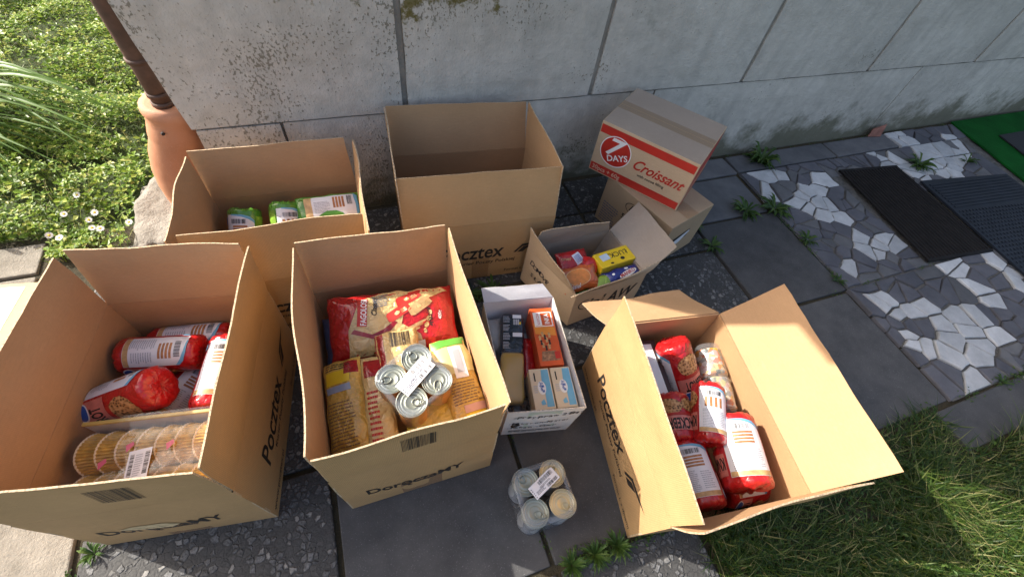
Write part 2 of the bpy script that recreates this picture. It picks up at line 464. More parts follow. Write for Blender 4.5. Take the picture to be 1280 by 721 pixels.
def grid_ground(name, x0, y0, x1, y1, z, mat, nx=1, ny=1, amp=0.0, origin=(0, 0, 0)):
    vs = [(x0 + (x1 - x0) * i / nx, y0 + (y1 - y0) * j / ny, z + (amp * noise.noise(V((i * 0.7, j * 0.7, 3))) if amp else 0)) for j in range(ny + 1) for i in range(nx + 1)]
    fs = [(j * (nx + 1) + i, j * (nx + 1) + i + 1, (j + 1) * (nx + 1) + i + 1, (j + 1) * (nx + 1) + i) for j in range(ny) for i in range(nx)]
    return obj(name, vs, fs, mat, origin=origin)
def soil_green():
    m, t, b = nodes('lawn_soil'); geo = t.nodes.new('ShaderNodeNewGeometry'); pos = geo.outputs['Position']
    t.links.new(ramp(t, noise_n(t, pos, 12, 6, 0.7), [(0.3, (0.02, 0.03, 0.008)), (0.55, (0.045, 0.07, 0.015)), (0.75, (0.07, 0.055, 0.03))]), b.inputs['Base Color'])
    b.inputs['Roughness'].default_value = 0.95; bump(t, b, noise_n(t, pos, 60, 5, 0.7), 1.0, 0.01)
    return m
LAWN = soil_green()
struct(grid_ground('ground', -45, -45, 45, 45, -0.035, LAWN))
pave = struct(grid_ground('pavement', -1.5, -1.72, 6.2, 0.10, -0.012, SOIL, 60, 16, 0.006))

def slab(x0, y0, x1, y1, mat, z=0.0, name='slab', tilt=0.003, gap=0.005):
    z0 = -0.034
    zs = [z + random.uniform(-tilt, tilt) for _ in range(4)]
    j = lambda: random.uniform(-0.002, 0.002)
    c = [(x0 + gap + j(), y0 + gap + j()), (x1 - gap + j(), y0 + gap + j()), (x1 - gap + j(), y1 - gap + j()), (x0 + gap + j(), y1 - gap + j())]
    vs = [(x, y, z0) for x, y in c] + [(x, y, zz) for (x, y), zz in zip(c, zs)]
    fs = [(4, 5, 6, 7), (0, 1, 5, 4), (1, 2, 6, 5), (2, 3, 7, 6), (3, 0, 4, 7)]
    o = obj(name, vs, fs, mat, pave); bevel(o, 0.004, 2); return o

for a in [(-1.5, -1.60, -0.845, -0.93, CONC), (-1.5, -0.925, -0.95, -0.42, CONC), (-1.5, -0.415, -1.115, -0.10, CONC), (-1.5, -0.095, -1.12, 0.06, CONC),
          (-0.84, -1.72, -0.245, -1.04, PEBBLE), (-0.84, -1.035, -0.245, -0.50, PEBBLE), (-0.94, -0.495, -0.245, -0.02, PEBBLE),
          (-0.24, -1.484, 0.280, -0.962, SLAB), (-0.24, -0.957, 0.280, -0.47, SLAB), (-0.24, -0.465, 0.280, -0.02, PEBBLE),
          (0.285, -1.484, 0.805, -0.962, SLAB), (0.285, -0.957, 0.805, -0.60, PEBBLE), (0.285, -0.55, 0.61, -0.02, PEBBLE), (0.614, -0.595, 0.93, -0.25, PEBBLE), (0.614, -0.245, 0.93, -0.02, PEBBLE),
          (0.81, -1.484, 1.435, -0.962, PEBBLE), (0.81, -0.957, 1.435, -0.598, PEBBLE), (0.935, -0.59, 1.435, -0.25, PEBBLE), (0.935, -0.245, 1.435, -0.02, PEBBLE),
          (1.44, -0.957, 1.915, -0.45, SLAB), (1.44, -1.484, 1.905, -0.962, SLAB), (1.44, -0.445, 1.90, -0.165, GREYSL), (1.44, -0.16, 1.92, -0.015, GREYSL),
          (1.925, -0.155, 2.66, -0.015, GREYSL), (2.665, -0.155, 3.19, -0.015, GREYSL),
          (0.29, -1.73, 0.72, -1.494, PEBBLE), (-0.24, -1.73, 0.285, -1.494, SLAB), (1.80, -1.648, 2.32, -1.492, SLAB), (2.325, -1.66, 2.9, -1.492, GREYSL)]:
    slab(*a)

# crazy paving: broken stones, each its own piece
def clip(pl, nx, ny, d):
    out = []
    for i in range(len(pl)):
        a, b = pl[i], pl[(i + 1) % len(pl)]
        da, db = a[0] * nx + a[1] * ny - d, b[0] * nx + b[1] * ny - d
        if da <= 0: out.append(a)
        if (da < 0 < db) or (db < 0 < da):
            k = da / (da - db); out.append((a[0] + (b[0] - a[0]) * k, a[1] + (b[1] - a[1]) * k))
    return out
LIGHT = [(2.13, -.25, .09), (2.18, -.36, .07), (2.35, -.33, .06), (1.97, -.35, .07), (2.11, -.46, .07), (2.21, -.5, .08), (2.27, -.55, .07), (2.25, -.79, .09), (2.0, -.84, .05), (2.43, -.77, .07),
         (2.06, -1.06, .08), (2.17, -1.14, .09), (2.02, -1.25, .06), (2.17, -1.31, .09), (2.11, -1.41, .08), (2.37, -1.27, .09), (2.28, -1.38, .06), (2.52, -1.03, .10), (2.60, -1.17, .10), (2.85, -1.09, .10),
         (2.98, -.24, .1), (3.09, -.38, .1), (3.32, -.31, .12), (3.48, -.3, .1), (3.29, -.1, .08), (3.73, -.18, .1), (3.25, -.42, .1)]
def crazy(x0, y0, x1, y1, n, seed, stretch=1.0):
    rnd = random.Random(seed); pts = []
    tries = 0; dmin = 0.40 * math.sqrt((x1 - x0) * (y1 - y0) / n)
    while len(pts) < n and tries < 6000:
        tries += 1
        p = (rnd.uniform(x0, x1), rnd.uniform(y0, y1))
        if all(math.hypot(p[0] - q[0], (p[1] - q[1]) * stretch) > dmin for q in pts): pts.append(p)
    for p in pts:
        pl = [(x0, y0), (x1, y0), (x1, y1), (x0, y1)]
        for q in pts:
            if q is p: continue
            nx, ny = q[0] - p[0], q[1] - p[1]; l = math.hypot(nx, ny); nx /= l; ny /= l
            d = (p[0] + q[0]) / 2 * nx + (p[1] + q[1]) / 2 * ny - rnd.uniform(0.001, 0.006)
            pl = clip(pl, nx, ny, d)
            if len(pl) < 3: break
        if len(pl) < 3: continue
        # rough, broken outline
        out = []
        for i in range(len(pl)):
            a, b = pl[i], pl[(i + 1) % len(pl)]; L = math.hypot(b[0] - a[0], b[1] - a[1])
            out.append(a); k = int(L / 0.045)
            for s in range(1, k + 1):
                f = s / (k + 1); e = rnd.uniform(0.0, 0.011)
                mx, my = a[0] + (b[0] - a[0]) * f, a[1] + (b[1] - a[1]) * f
                cx, cy = p; out.append((mx + (cx - mx) * e * 6, my + (cy - my) * e * 6))
        cx = sum(a for a, _ in out) / len(out); cy = sum(b for _, b in out) / len(out)
        light = any(math.hypot(cx - a, cy - b) < r for a, b, r in LIGHT)
        h = 0.004 + rnd.uniform(-0.004, 0.005); m = len(out); tx, ty = rnd.uniform(-0.03, 0.03), rnd.uniform(-0.03, 0.03); T = lambda x, y: tx * (x - cx) + ty * (y - cy)
        vs = [(x, y, -0.025) for x, y in out] + [(x, y, h - 0.004 + T(x, y)) for x, y in out] + [(x + (cx - x) * 0.07, y + (cy - y) * 0.07, h + T(x, y) + rnd.uniform(-0.0012, 0.0008)) for x, y in out] + [(cx, cy, h)]
        fs = [(i, (i + 1) % m, m + (i + 1) % m, m + i) for i in range(m)] + [(m + i, m + (i + 1) % m, 2 * m + (i + 1) % m, 2 * m + i) for i in range(m)] + [(2 * m + i, 2 * m + (i + 1) % m, 3 * m) for i in range(m)]
        obj('paving_stone', vs, fs, (PALE if rnd.random() < 0.93 else GREYSL) if light else (DARKST if rnd.random() < 0.8 else GREYSL), pave)
struct(grid_ground('mortar_bed', 1.92, -1.488, 4.3, -0.16, -0.0035, MORTAR, 110, 60, 0.006))
crazy(1.925, -0.945, 2.46, -0.165, 62, 3)
crazy(1.915, -1.484, 2.95, -0.955, 80, 6)
crazy(2.465, -0.30, 3.72, -0.165, 24, 8)
crazy(2.96, -0.52, 3.72, -0.305, 22, 9)
crazy(2.955, -1.484, 3.9, -1.0, 26, 11)
crazy(3.195, -0.16, 3.90, -0.02, 12, 12)

# ------------------------------------------------------------------ house wall
def wall_mat():
    m, t, b = nodes('wall_concrete'); geo = t.nodes.new('ShaderNodeNewGeometry'); pos = geo.outputs['Position']
    s = t.nodes.new('ShaderNodeSeparateXYZ'); t.links.new(pos, s.inputs[0])
    n1 = noise_n(t, pos, 2.2, 5, 0.6); n2 = noise_n(t, pos, 22, 5, 0.6)
    col = ramp(t, math_(t, 'ADD', math_(t, 'MULTIPLY', n1, 0.6), math_(t, 'MULTIPLY', n2, 0.4)), [(0.35, (0.44, 0.415, 0.37)), (0.68, (0.67, 0.63, 0.565))])
    # vertical rain streaks
    mp = t.nodes.new('ShaderNodeMapping'); mp.inputs['Scale'].default_value = (9, 1, 1.1); t.links.new(pos, mp.inputs[0])
    st = noise_n(t, mp.outputs[0], 1.4, 4)
    col = mixc(t, ramp(t, st, [(0.48, (0, 0, 0)), (0.80, (0.32, 0.32, 0.32))]), col, (0.22, 0.215, 0.20))
    # dark pits and lichen freckles in patches
    mp2 = t.nodes.new('ShaderNodeMapping'); mp2.inputs['Scale'].default_value = (1, 1, 0.7); t.links.new(pos, mp2.inputs[0])
    fr = noise_n(t, mp2.outputs[0], 120, 2, 0.6)
    patch = noise_n(t, pos, 3.3, 3)
    right = t.nodes.new('ShaderNodeMapRange'); right.inputs[1].default_value = -0.2; right.inputs[2].default_value = 1.3; right.inputs[3].default_value = 0.07; right.inputs[4].default_value = -0.06
    t.links.new(s.outputs[0], right.inputs[0])
    fm = math_(t, 'ADD', math_(t, 'ADD', fr, math_(t, 'MULTIPLY', math_(t, 'SUBTRACT', patch, 0.5), 0.75)), right.outputs[0])
    col = mixc(t, ramp(t, fm, [(0.66, (0, 0, 0)), (0.73, (0.65, 0.65, 0.65))]), col, (0.10, 0.085, 0.045))
    # yellow-green moss high up, green algae low down: both with ragged edges
    hi = t.nodes.new('ShaderNodeMapRange'); hi.inputs[1].default_value = 0.58; hi.inputs[2].default_value = 0.95; t.links.new(s.outputs[2], hi.inputs[0])
    ms = noise_n(t, pos, 9, 5, 0.7)
    near = t.nodes.new('ShaderNodeMapRange'); near.inputs[1].default_value = 0.15; near.inputs[2].default_value = 0.9; near.inputs[3].default_value = 0.0; near.inputs[4].default_value = -0.28
    t.links.new(math_(t, 'ABSOLUTE', math_(t, 'SUBTRACT', s.outputs[0], 0.35)), near.inputs[0])
    mf = math_(t, 'ADD', math_(t, 'ADD', math_(t, 'MULTIPLY', hi.outputs[0], 0.36), ms), near.outputs[0])
    col = mixc(t, ramp(t, mf, [(0.70, (0, 0, 0)), (0.77, (0.9, 0.9, 0.9))]), col, (0.13, 0.105, 0.02))
    lo = t.nodes.new('ShaderNodeMapRange'); lo.inputs[1].default_value = 0.28; lo.inputs[2].default_value = 0.0; t.links.new(s.outputs[2], lo.inputs[0])
    af = math_(t, 'ADD', math_(t, 'MULTIPLY', lo.outputs[0], 0.42), noise_n(t, pos, 5, 5, 0.7))
    col = mixc(t, ramp(t, af, [(0.62, (0, 0, 0)), (0.85, (0.8, 0.8, 0.8))]), col, (0.085, 0.085, 0.045))
    t.links.new(col, b.inputs['Base Color']); b.inputs['Roughness'].default_value = 0.9; b.inputs['Specular IOR Level'].default_value = 0.2
    bump(t, b, noise_n(t, pos, 9, 5, 0.6), 0.5, 0.012)
    bump(t, b, fr, 0.5, 0.006)
    bump(t, b, noise_n(t, pos, 240, 3), 0.35, 0.002)
    return m
WALL = wall_mat()
GROUT = stone_mat('grout', (0.24, 0.225, 0.20), (0.38, 0.36, 0.32), 30, 0.95, 0.8, 60, 0.006)
wall = thing('concrete_wall', 'tall grey concrete panel wall with green stains behind the boxes', 'wall', (-0.48, 0, 0))
vs, fs = cuboid(Matrix.Translation((3.99, 2.05, -0.03)), 8.9, 4.04, 3.3); obj('core', vs, fs, WALL, wall)
def wpanel(name, x0, x1, z0, z1, yf, bv=0.006, xl=None, depth=0.05):
    a = x0 if xl is None else xl
    nx = max(2, int((x1 - x0) / 0.09)); nz = max(2, int((z1 - z0) / 0.09)); vs, fs = [], []
    for j in range(nz + 1):
        for i in range(nx + 1):
            f, g = i / nx, j / nz; xa = x0 + (a - x0) * g
            x = xa + (x1 - xa) * f; z = z0 + (z1 - z0) * g
            e = 0.0035 * noise.noise(V((x * 9, z * 9, 5)))
            if i == 0: x += 0.004 * noise.noise(V((x * 3, z * 23, 1)))
            if j == 0: z += 0.004 * noise.noise(V((x * 17, z * 3, 2)))
            edge = 0.005 if i in (0, nx) or j in (0, nz) else 0
            vs.append((x, yf + edge + e * (0 if edge else 1), z))
    k = len(vs); ring = [i for i in range(nx + 1)] + [j * (nx + 1) + nx for j in range(1, nz + 1)] + [nz * (nx + 1) + i for i in range(nx - 1, -1, -1)] + [j * (nx + 1) for j in range(nz - 1, 0, -1)]
    for j in range(nz):
        for i in range(nx): fs.append((j * (nx + 1) + i, j * (nx + 1) + i + 1, (j + 1) * (nx + 1) + i + 1, (j + 1) * (nx + 1) + i))
    for r in ring: vs.append((vs[r][0], yf + depth, vs[r][2]))
    m = len(ring)
    for i in range(m): fs.append((ring[i], k + i, k + (i + 1) % m, ring[(i + 1) % m]))
    return obj(name, vs, fs, WALL, wall, smooth=False)
JX = [-0.477, 0.215, 0.975, 1.775, 2.610, 3.484, 4.40, 5.35, 6.3, 7.2, 8.4]
for i in range(len(JX) - 1):
    wpanel('wall_panel', JX[i] + (0.011 if i else 0), JX[i + 1] - 0.011, 0.428, 1.62, 0.0, xl=-0.572 if i == 0 else None)
    wpanel('wall_panel', (JX[i] + 0.010) if i else -0.573, JX[i + 1] - 0.010, 1.632, 3.2, 0.0, xl=-0.69 if i == 0 else None)
vs, fs = cuboid(Matrix.Translation((3.82, 2.03, 2.075)), 9.16, 4.10, 0.55); obj('eave', vs, fs, WALL, wall)  # unseen overhang added to cast shade on the grass at lower right

for a, b2, yf in [(-0.468, -0.215, 0.002), (-0.207, 1.30, 0.006), (1.308, 3.055, 0.006), (3.063, 5.2, 0.006), (5.208, 8.4, 0.006)]:
    wpanel('plinth_panel', a, b2, -0.03, 0.420, yf)
# joint strips set back between the panels
for i in range(1, len(JX) - 1):
    vs, fs = cuboid(Matrix.Translation((JX[i], 0.031, 0.43)), 0.0215, 0.036, 1.185)
    obj('joint', vs, fs, GROUT, wall)

# downpipe and clay gully pot at the corner
IRON = plain('rusty_brown_iron', (0.085, 0.045, 0.032), 0.65, 0.35, 30, 0.5, 120, 0.002)
px_, py_ = -0.535, 0.085
dp = thing('drainpipe', 'rusty brown downpipe running down the corner of the concrete wall', 'pipe', (px_, py_, 0.42))
obj('pipe', *tube([(px_ - 0.012 * (z - 0.44), py_, z) for z in (0.44, 0.6, 0.9, 1.5, 2.3, 3.2)], 0.030, 20), IRON, dp, smooth=True)
for z in (0.485, 0.515, 0.62, 1.4):
    obj('collar', *tube([(px_ - 0.012 * (z - 0.44), py_, z - 0.006), (px_ - 0.012 * (z - 0.44), py_, z + 0.006)], 0.034, 20), IRON, dp, smooth=True)
CLAY = stone_mat('terracotta', (0.40, 0.18, 0.10), (0.58, 0.29, 0.175), 7, 0.65, 0.3, 70, 0.003, 0.35, (0.62, 0.50, 0.42))
cp = thing('clay_pipe', 'terracotta clay drain pipe under the brown downpipe at the wall corner', 'pipe', (-0.6, 0.115, 0))
axis = [(-0.533, 0.11, 0.475), (-0.533, 0.11, 0.47), (-0.535, 0.11, 0.45), (-0.537, 0.11, 0.437), (-0.54, 0.11, 0.425), (-0.548, 0.111, 0.395), (-0.552, 0.111, 0.38), (-0.560, 0.112, 0.352), (-0.563, 0.112, 0.34), (-0.580, 0.113, 0.28), (-0.594, 0.114, 0.22), (-0.604, 0.115, 0.16), (-0.612, 0.116, 0.10), (-0.622, 0.117, 0.05), (-0.63, 0.118, 0.0), (-0.635, 0.118, -0.03)]
rad = [0.060, 0.079, 0.082, 0.081, 0.073, 0.075, 0.077, 0.0795, 0.078, 0.090, 0.096, 0.096, 0.090, 0.079, 0.068, 0.060]
obj('body', *tube(axis, rad, 36), CLAY, cp, smooth=True)
obj('hole', *tube([(-0.567, 0.031, 0.405), (-0.570, 0.036, 0.405)], 0.0055, 10), plain('dark_hole', (0.03, 0.02, 0.02), 0.8), cp)
def rock(name, label, c, s, seed, mat=ROCK):
    bm = bmesh.new(); bmesh.ops.create_icosphere(bm, subdivisions=4, radius=1)
    for v in bm.verts:
        d = v.co.copy(); n = noise.fractal(d * 1.7 + V((seed, 0, 0)), 1.0, 2.0, 5)
        d2 = d * 4.5; q = V((max(-0.82, min(0.82, d.x)), max(-0.82, min(0.82, d.y)), max(-0.75, min(0.7, d.z)))) * (1 + 0.20 * n + 0.07 * noise.fractal(d2 + V((seed, 3, 0)), 1.0, 2.0, 4))
        v.co = V((q.x * s[0], q.y * s[1], q.z * s[2]))
    vs = [V(c) + v.co for v in bm.verts]; fs = [tuple(v.index for v in f.verts) for f in bm.faces]; bm.free()
    return tag(obj(name, vs, fs, mat, origin=c, smooth=True), label, 'rock')
rock('rock', 'rough grey rock beside the foot of the clay pipe', (-0.735, 0.11, 0.0), (0.125, 0.24, 0.075), 2)

# ------------------------------------------------------------------ mats and carpet
MATB = plain('brown_rubber', (0.012, 0.010, 0.010), 0.75, 0.25, 25, 0.3, 200, 0.001, spec=0.2)
MATN = plain('blue_black_rubber', (0.014, 0.018, 0.027), 0.6, 0.25, 12, 0.2, 160, 0.001, spec=0.3)
def ribbed(name, label, q, n, mat, z=0.006, h=0.006):
    """mat with raised ribs running from edge q0q1 to edge q3q2"""
    Q = Quad(*[(x, y, z) for x, y in q]); vs, fs = [], []
    prof = []
    for i in range(n):
        for f, hh in ((0.08, 0), (0.25, h), (0.7, h), (0.9, 0)): prof.append(((i + f) / n, hh))
    prof = [(0, h * 0.8), (0.004, h)] + prof + [(0.996, h), (1, h * 0.8)]
    L = 6
    for a, hh in prof:
        for j in range(L + 1):
            p = Q.at(Q.lu * a, Q.lv * (0.012 + 0.976 * j / L), hh); vs.append(p + V((0, 0, 0.002 * noise.noise(p * 6))))
    for i in range(len(prof) - 1):
        for j in range(L): a = i * (L + 1) + j; fs.append((a, a + L + 1, a + L + 2, a + 1))
    o = thing(name, label, 'mat', (q[0][0], q[0][1], 0))
    obj('ribs', vs, fs, mat, o)
    k = [Q.at(0, 0), Q.at(Q.lu, 0), Q.at(Q.lu, Q.lv), Q.at(0, Q.lv)]
    for e in ((k[0], k[1]), (k[3], k[2])):
        d = (e[1] - e[0]).normalized(); nn = d.cross(V((0, 0, 1)))
        c = (e[0] + e[1]) / 2
        m = frame(c - V((0, 0, 0.005)), (0, 0, 1), d); v2, f2 = cuboid(m, (e[1] - e[0]).length, 0.016, 0.005 + h * 1.2)
        bevel(obj('border', v2, f2, mat, o), 0.002)
    return o
ribbed('ribbed_mat', 'dark brown ribbed rubber doormat lying on the broken stone paving', [(2.45, -0.927), (2.885, -0.965), (2.946, -0.32), (2.53, -0.28)], 19, MATB, 0.014)
bm_ = thing('stud_mat', 'large blue-black rubber mat with a fine ribbed and studded surface', 'mat', (3.3, -0.9, 0))
MQ = Quad((2.86, -1.42, 0.018), (3.56, -1.47, 0.018), (3.655, -0.53, 0.018), (2.985, -0.457, 0.018))
sheet('base', MQ, 0.010, bm_, [MATN, MATN, MATN], 10, 10)
vs, fs = [], []
def addbox(c, dx, dy, h):
    k = len(vs)
    for z in (0, h):
        for a, b in ((-1, -1), (1, -1), (1, 1), (-1, 1)): vs.append(V(c) + V(dx) * a + V(dy) * b + V((0, 0, z)))
    fs.extend([(k + 4, k + 5, k + 6, k + 7), (k, k + 1, k + 5, k + 4), (k + 1, k + 2, k + 6, k + 5), (k + 2, k + 3, k + 7, k + 6), (k + 3, k, k + 4, k + 7)])
ex = (MQ.q[1] - MQ.q[0]).normalized(); ey = (MQ.q[3] - MQ.q[0]).normalized()
for i in range(9): addbox(MQ.at(MQ.lu / 2, MQ.lv - 0.03 - i * 0.022), ex * (MQ.lu / 2 - 0.03), ey * 0.005, 0.004)
for i in range(26):
    for j in range(28): addbox(MQ.at(0.03 + i * 0.025, MQ.lv - 0.25 - j * 0.025), ex * 0.006, ey * 0.006, 0.0035)
obj('studs', vs, fs, MATN, bm_)
def carpet_mat():
    m, t, b = nodes('green_carpet_pile'); geo = t.nodes.new('ShaderNodeNewGeometry'); pos = geo.outputs['Position']
    n = noise_n(t, pos, 350, 3, 0.7); n2 = noise_n(t, pos, 6, 3)
    t.links.new(ramp(t, math_(t, 'ADD', math_(t, 'MULTIPLY', n, 0.6), math_(t, 'MULTIPLY', n2, 0.4)), [(0.35, (0.003, 0.045, 0.008)), (0.7, (0.010, 0.14, 0.022))]), b.inputs['Base Color'])
    b.inputs['Roughness'].default_value = 0.95; b.inputs['Specular IOR Level'].default_value = 0.1
    bump(t, b, n, 0.8, 0.004); return m
CQ = Quad((3.60, -1.40, 0.014), (5.9, -1.45, 0.014), (6.0, -0.012, 0.014), (3.845, -0.012, 0.014))
vs, fs = [], []
gc = sheet('green_carpet', CQ, 0.010, None, [carpet_mat()] * 3, 40, 24)
tag(gc, 'green artificial turf carpet lying against the wall at the right edge', 'carpet')
for v in gc.data.vertices: v.co.z += 0.003 * noise.noise(v.co * 5)
sm = sheet('small_mat', Quad((3.93, -0.75, 0.024), (4.75, -0.75, 0.024), (4.80, -0.21, 0.024), (4.05, -0.215, 0.024)), 0.007, None, [plain('black_mat', (0.014, 0.015, 0.018), 0.8, 0.2, 60, 0.5, 300, 0.002)] * 3, 8, 8)
tag(sm, 'small black mat lying on the green carpet at the right edge', 'mat')
# broken red brick chip at the wall foot
ch = obj('brick_chip', [(3.03, -0.03, 0.004), (3.13, -0.045, 0.004), (3.16, -0.02, 0.004), (3.06, -0.008, 0.004), (3.04, -0.022, 0.05), (3.12, -0.035, 0.062), (3.15, -0.014, 0.075), (3.06, -0.006, 0.045)],
         [(0, 1, 5, 4), (1, 2, 6, 5), (2, 3, 7, 6), (3, 0, 4, 7), (4, 5, 6, 7), (3, 2, 1, 0)], plain('brick_red', (0.27, 0.12, 0.09), 0.9, 0.3, 40, 0.6, 80, 0.003), origin=(3.09, -0.03, 0))
tag(ch, 'small broken piece of reddish brick leaning at the foot of the wall', 'brick'); bevel(ch, 0.003)

# ------------------------------------------------------------------ vegetation
def leaf_mat(name, stops, trans=0.35, rough=0.45):
    m = bpy.data.materials.new(name); m.use_nodes = True; t = m.node_tree; b = t.nodes['Principled BSDF']; out = t.nodes['Material Output']
    g = t.nodes.new('ShaderNodeNewGeometry')
    c = ramp(t, g.outputs['Random Per Island'], stops); t.links.new(c, b.inputs['Base Color'])
    b.inputs['Roughness'].default_value = rough; b.inputs['Specular IOR Level'].default_value = 0.35
    tl = t.nodes.new('ShaderNodeBsdfTranslucent'); t.links.new(c, tl.inputs[0])
    mx = t.nodes.new('ShaderNodeMixShader'); mx.inputs[0].default_value = trans
    t.links.new(b.outputs[0], mx.inputs[1]); t.links.new(tl.outputs[0], mx.inputs[2]); t.links.new(mx.outputs[0], out.inputs[0])
    return m
CLOVER = leaf_mat('clover_leaf', [(0.0, (0.05, 0.10, 0.010)), (0.4, (0.14, 0.25, 0.022)), (0.75, (0.28, 0.40, 0.045)), (1.0, (0.46, 0.45, 0.13))])
BLADE = leaf_mat('grass_blade', [(0.0, (0.06, 0.11, 0.013)), (0.5, (0.15, 0.24, 0.03)), (0.8, (0.28, 0.34, 0.07)), (1.0, (0.50, 0.43, 0.20))])
WEED = leaf_mat('weed_leaf', [(0.0, (0.035, 0.075, 0.015)), (0.6, (0.065, 0.13, 0.025)), (1.0, (0.12, 0.18, 0.04))])
SHADE_TURF = leaf_mat('turf_blade', [(0.0, (0.016, 0.042, 0.006)), (0.5, (0.050, 0.10, 0.012)), (0.8, (0.115, 0.16, 0.03)), (1.0, (0.34, 0.30, 0.13))])  # darker than the lawn blades: shade at lower right put into the colour
LONG = leaf_mat('long_leaf', [(0.0, (0.07, 0.14, 0.02)), (0.7, (0.12, 0.22, 0.04)), (1.0, (0.24, 0.26, 0.09))])
def blade(vs, fs, p, h, wd, lean, ang, seg=3):
    d = V((math.cos(ang), math.sin(ang), 0)); s = V((-d.y, d.x, 0)) * wd / 2; k = len(vs)
    for i in range(seg):
        f = i / seg; q = p + d * (lean * h * f * f) + V((0, 0, h * f * (1 - 0.25 * lean * f)))
        ww = s * (1 - 0.6 * f); vs.append(q - ww); vs.append(q + ww)
    vs.append(p + d * lean * h + V((0, 0, h * (1 - 0.25 * lean))))
    for i in range(seg - 1): fs.append((k + 2 * i, k + 2 * i + 1, k + 2 * i + 3, k + 2 * i + 2))
    fs.append((k + 2 * seg - 2, k + 2 * seg - 1, k + 2 * seg))
def leaflet(vs, fs, p, d, up, l, wd, fold=0.25):
    s = d.cross(up).normalized() * wd / 2; k = len(vs); u2 = up * (wd * fold)
    for q in (p, p + d * l * 0.55 + s + u2, p + d * l, p + d * l * 0.55 - s + u2): vs.append(q)
    vs.append(p + d * l * 0.55)
    fs.append((k, k + 4, k + 1)); fs.append((k + 4, k + 2, k + 1)); fs.append((k, k + 3, k + 4)); fs.append((k + 4, k + 3, k + 2))
R = random.Random(21)
def rdir(up=0.3):
    a = R.uniform(0, 2 * PI); return V((math.cos(a), math.sin(a), R.uniform(-0.2, up))).normalized()
def in_left(x, y):
    if y < -0.06: return False
    if x < -1.10 and y < 0.08 - 0.9 * (x + 1.12) * 0 - 0.0: return False
    if x > -0.80 and y < 0.02: return False
    if abs(x + 0.735) < 0.115 and abs(y - 0.11) < 0.20: return False
    if x > -0.70 and y < 0.24: return False
    return True
vs, fs = [], []
n = 0
while n < 60000:
    y = R.uniform(-0.05, 2.6); y = -0.05 + 2.65 * R.random() ** 1.15
    x = R.uniform(-2.3, -0.50)
    if not in_left(x, y): continue
    cl = noise.noise(V((x * 5, y * 5, 0)))
    if cl < -0.1 and R.random() < 0.85: continue
    hh = max(0.004, 0.036 + 0.085 * noise.noise(V((x * 3.2, y * 3.2, 4)))) * R.uniform(0.3, 1.3)
    p = V((x, y, hh)); sz = R.uniform(0.007, 0.015) * R.choice((1, 1.2, 2.0))
    up = (V((0, 0, 1)) + rdir() * 0.45).normalized()
    a0 = R.uniform(0, 2 * PI)
    for k in range(R.choice((2, 3, 3))):
        a = a0 + k * 2.09; d = (V((math.cos(a), math.sin(a), R.uniform(-0.1, 0.35)))).normalized()
        leaflet(vs, fs, p, d, up, sz, sz * R.uniform(0.5, 0.85))
        n += 1
cl_o = obj('clover', vs, fs, CLOVER, origin=(-1.2, 1.0, 0)); cl_o['kind'] = 'stuff'; tag(cl_o, 'sunlit clover and small weeds covering the lawn left of the wall', 'ground cover')
vs, fs = [], []
n = 0
while n < 6500:
    x, y = R.uniform(-2.3, -0.50), -0.05 + 2.65 * R.random() ** 1.15
    if not in_left(x, y): continue
    if noise.noise(V((x * 4, y * 4, 9))) < 0.0 and R.random() < 0.6: continue
    blade(vs, fs, V((x, y, -0.01)), R.uniform(0.03, 0.085), R.uniform(0.002, 0.004), R.uniform(0.2, 1.1), R.uniform(0, 2 * PI)); n += 1
g1 = obj('lawn_grass', vs, fs, BLADE, origin=(-1.2, 1.0, 0)); g1['kind'] = 'stuff'; tag(g1, 'grass blades growing through the clover left of the wall', 'grass')
def in_right(x, y):
    if y > -1.494: return False
    if x < 0.735 and y > -1.74: return False
    if x > 1.795 and y > -1.655 and x < 2.9: return False
    return True
vs, fs = [], []
n = 0
while n < 28000:
    x, y = R.uniform(0.70, 2.7), R.uniform(-2.35, -1.49)
    if not in_right(x, y): continue
    d = noise.noise(V((x * 6, y * 6, 2)))
    if d < -0.15 and R.random() < 0.55: continue
    h = R.uniform(0.022, 0.06) * (1.0 + 0.6 * noise.noise(V((x * 3, y * 3, 7)))) * (1.4 if x > 1.45 and y > -1.75 else 1)
    blade(vs, fs, V((x, y, -0.034)), h + 0.03, R.uniform(0.002, 0.0062), R.uniform(0.3, 1.4), R.uniform(0, 2 * PI)); n += 1
g2 = obj('grass', vs, fs, SHADE_TURF, origin=(1.6, -1.9, 0)); g2['kind'] = 'stuff'; tag(g2, 'rough grass growing beside the right-hand carton and the paving', 'grass')
vs, fs = [], []
for k in range(1100):
    x, y = R.uniform(0.75, 2.6), R.uniform(-2.3, -1.5)
    if not in_right(x, y): continue
    a = R.uniform(0, PI); p = V((x, y, -0.026 + R.uniform(0, 0.012))); d = V((math.cos(a), math.sin(a), R.uniform(-0.1, 0.2))); s = V((-d.y, d.x, 0)) * 0.0009
    L = R.uniform(0.02, 0.06); k0 = len(vs); vs += [p - s, p + s, p + d * L + s, p + d * L - s]; fs.append((k0, k0 + 1, k0 + 2, k0 + 3))
th = obj('dry_grass', vs, fs, leaf_mat('straw', [(0, (0.16, 0.12, 0.06)), (1, (0.36, 0.30, 0.17))], 0.1), origin=(1.6, -1.9, 0)); th['kind'] = 'stuff'; tag(th, 'dry straw litter lying between the grass at lower right', 'grass')

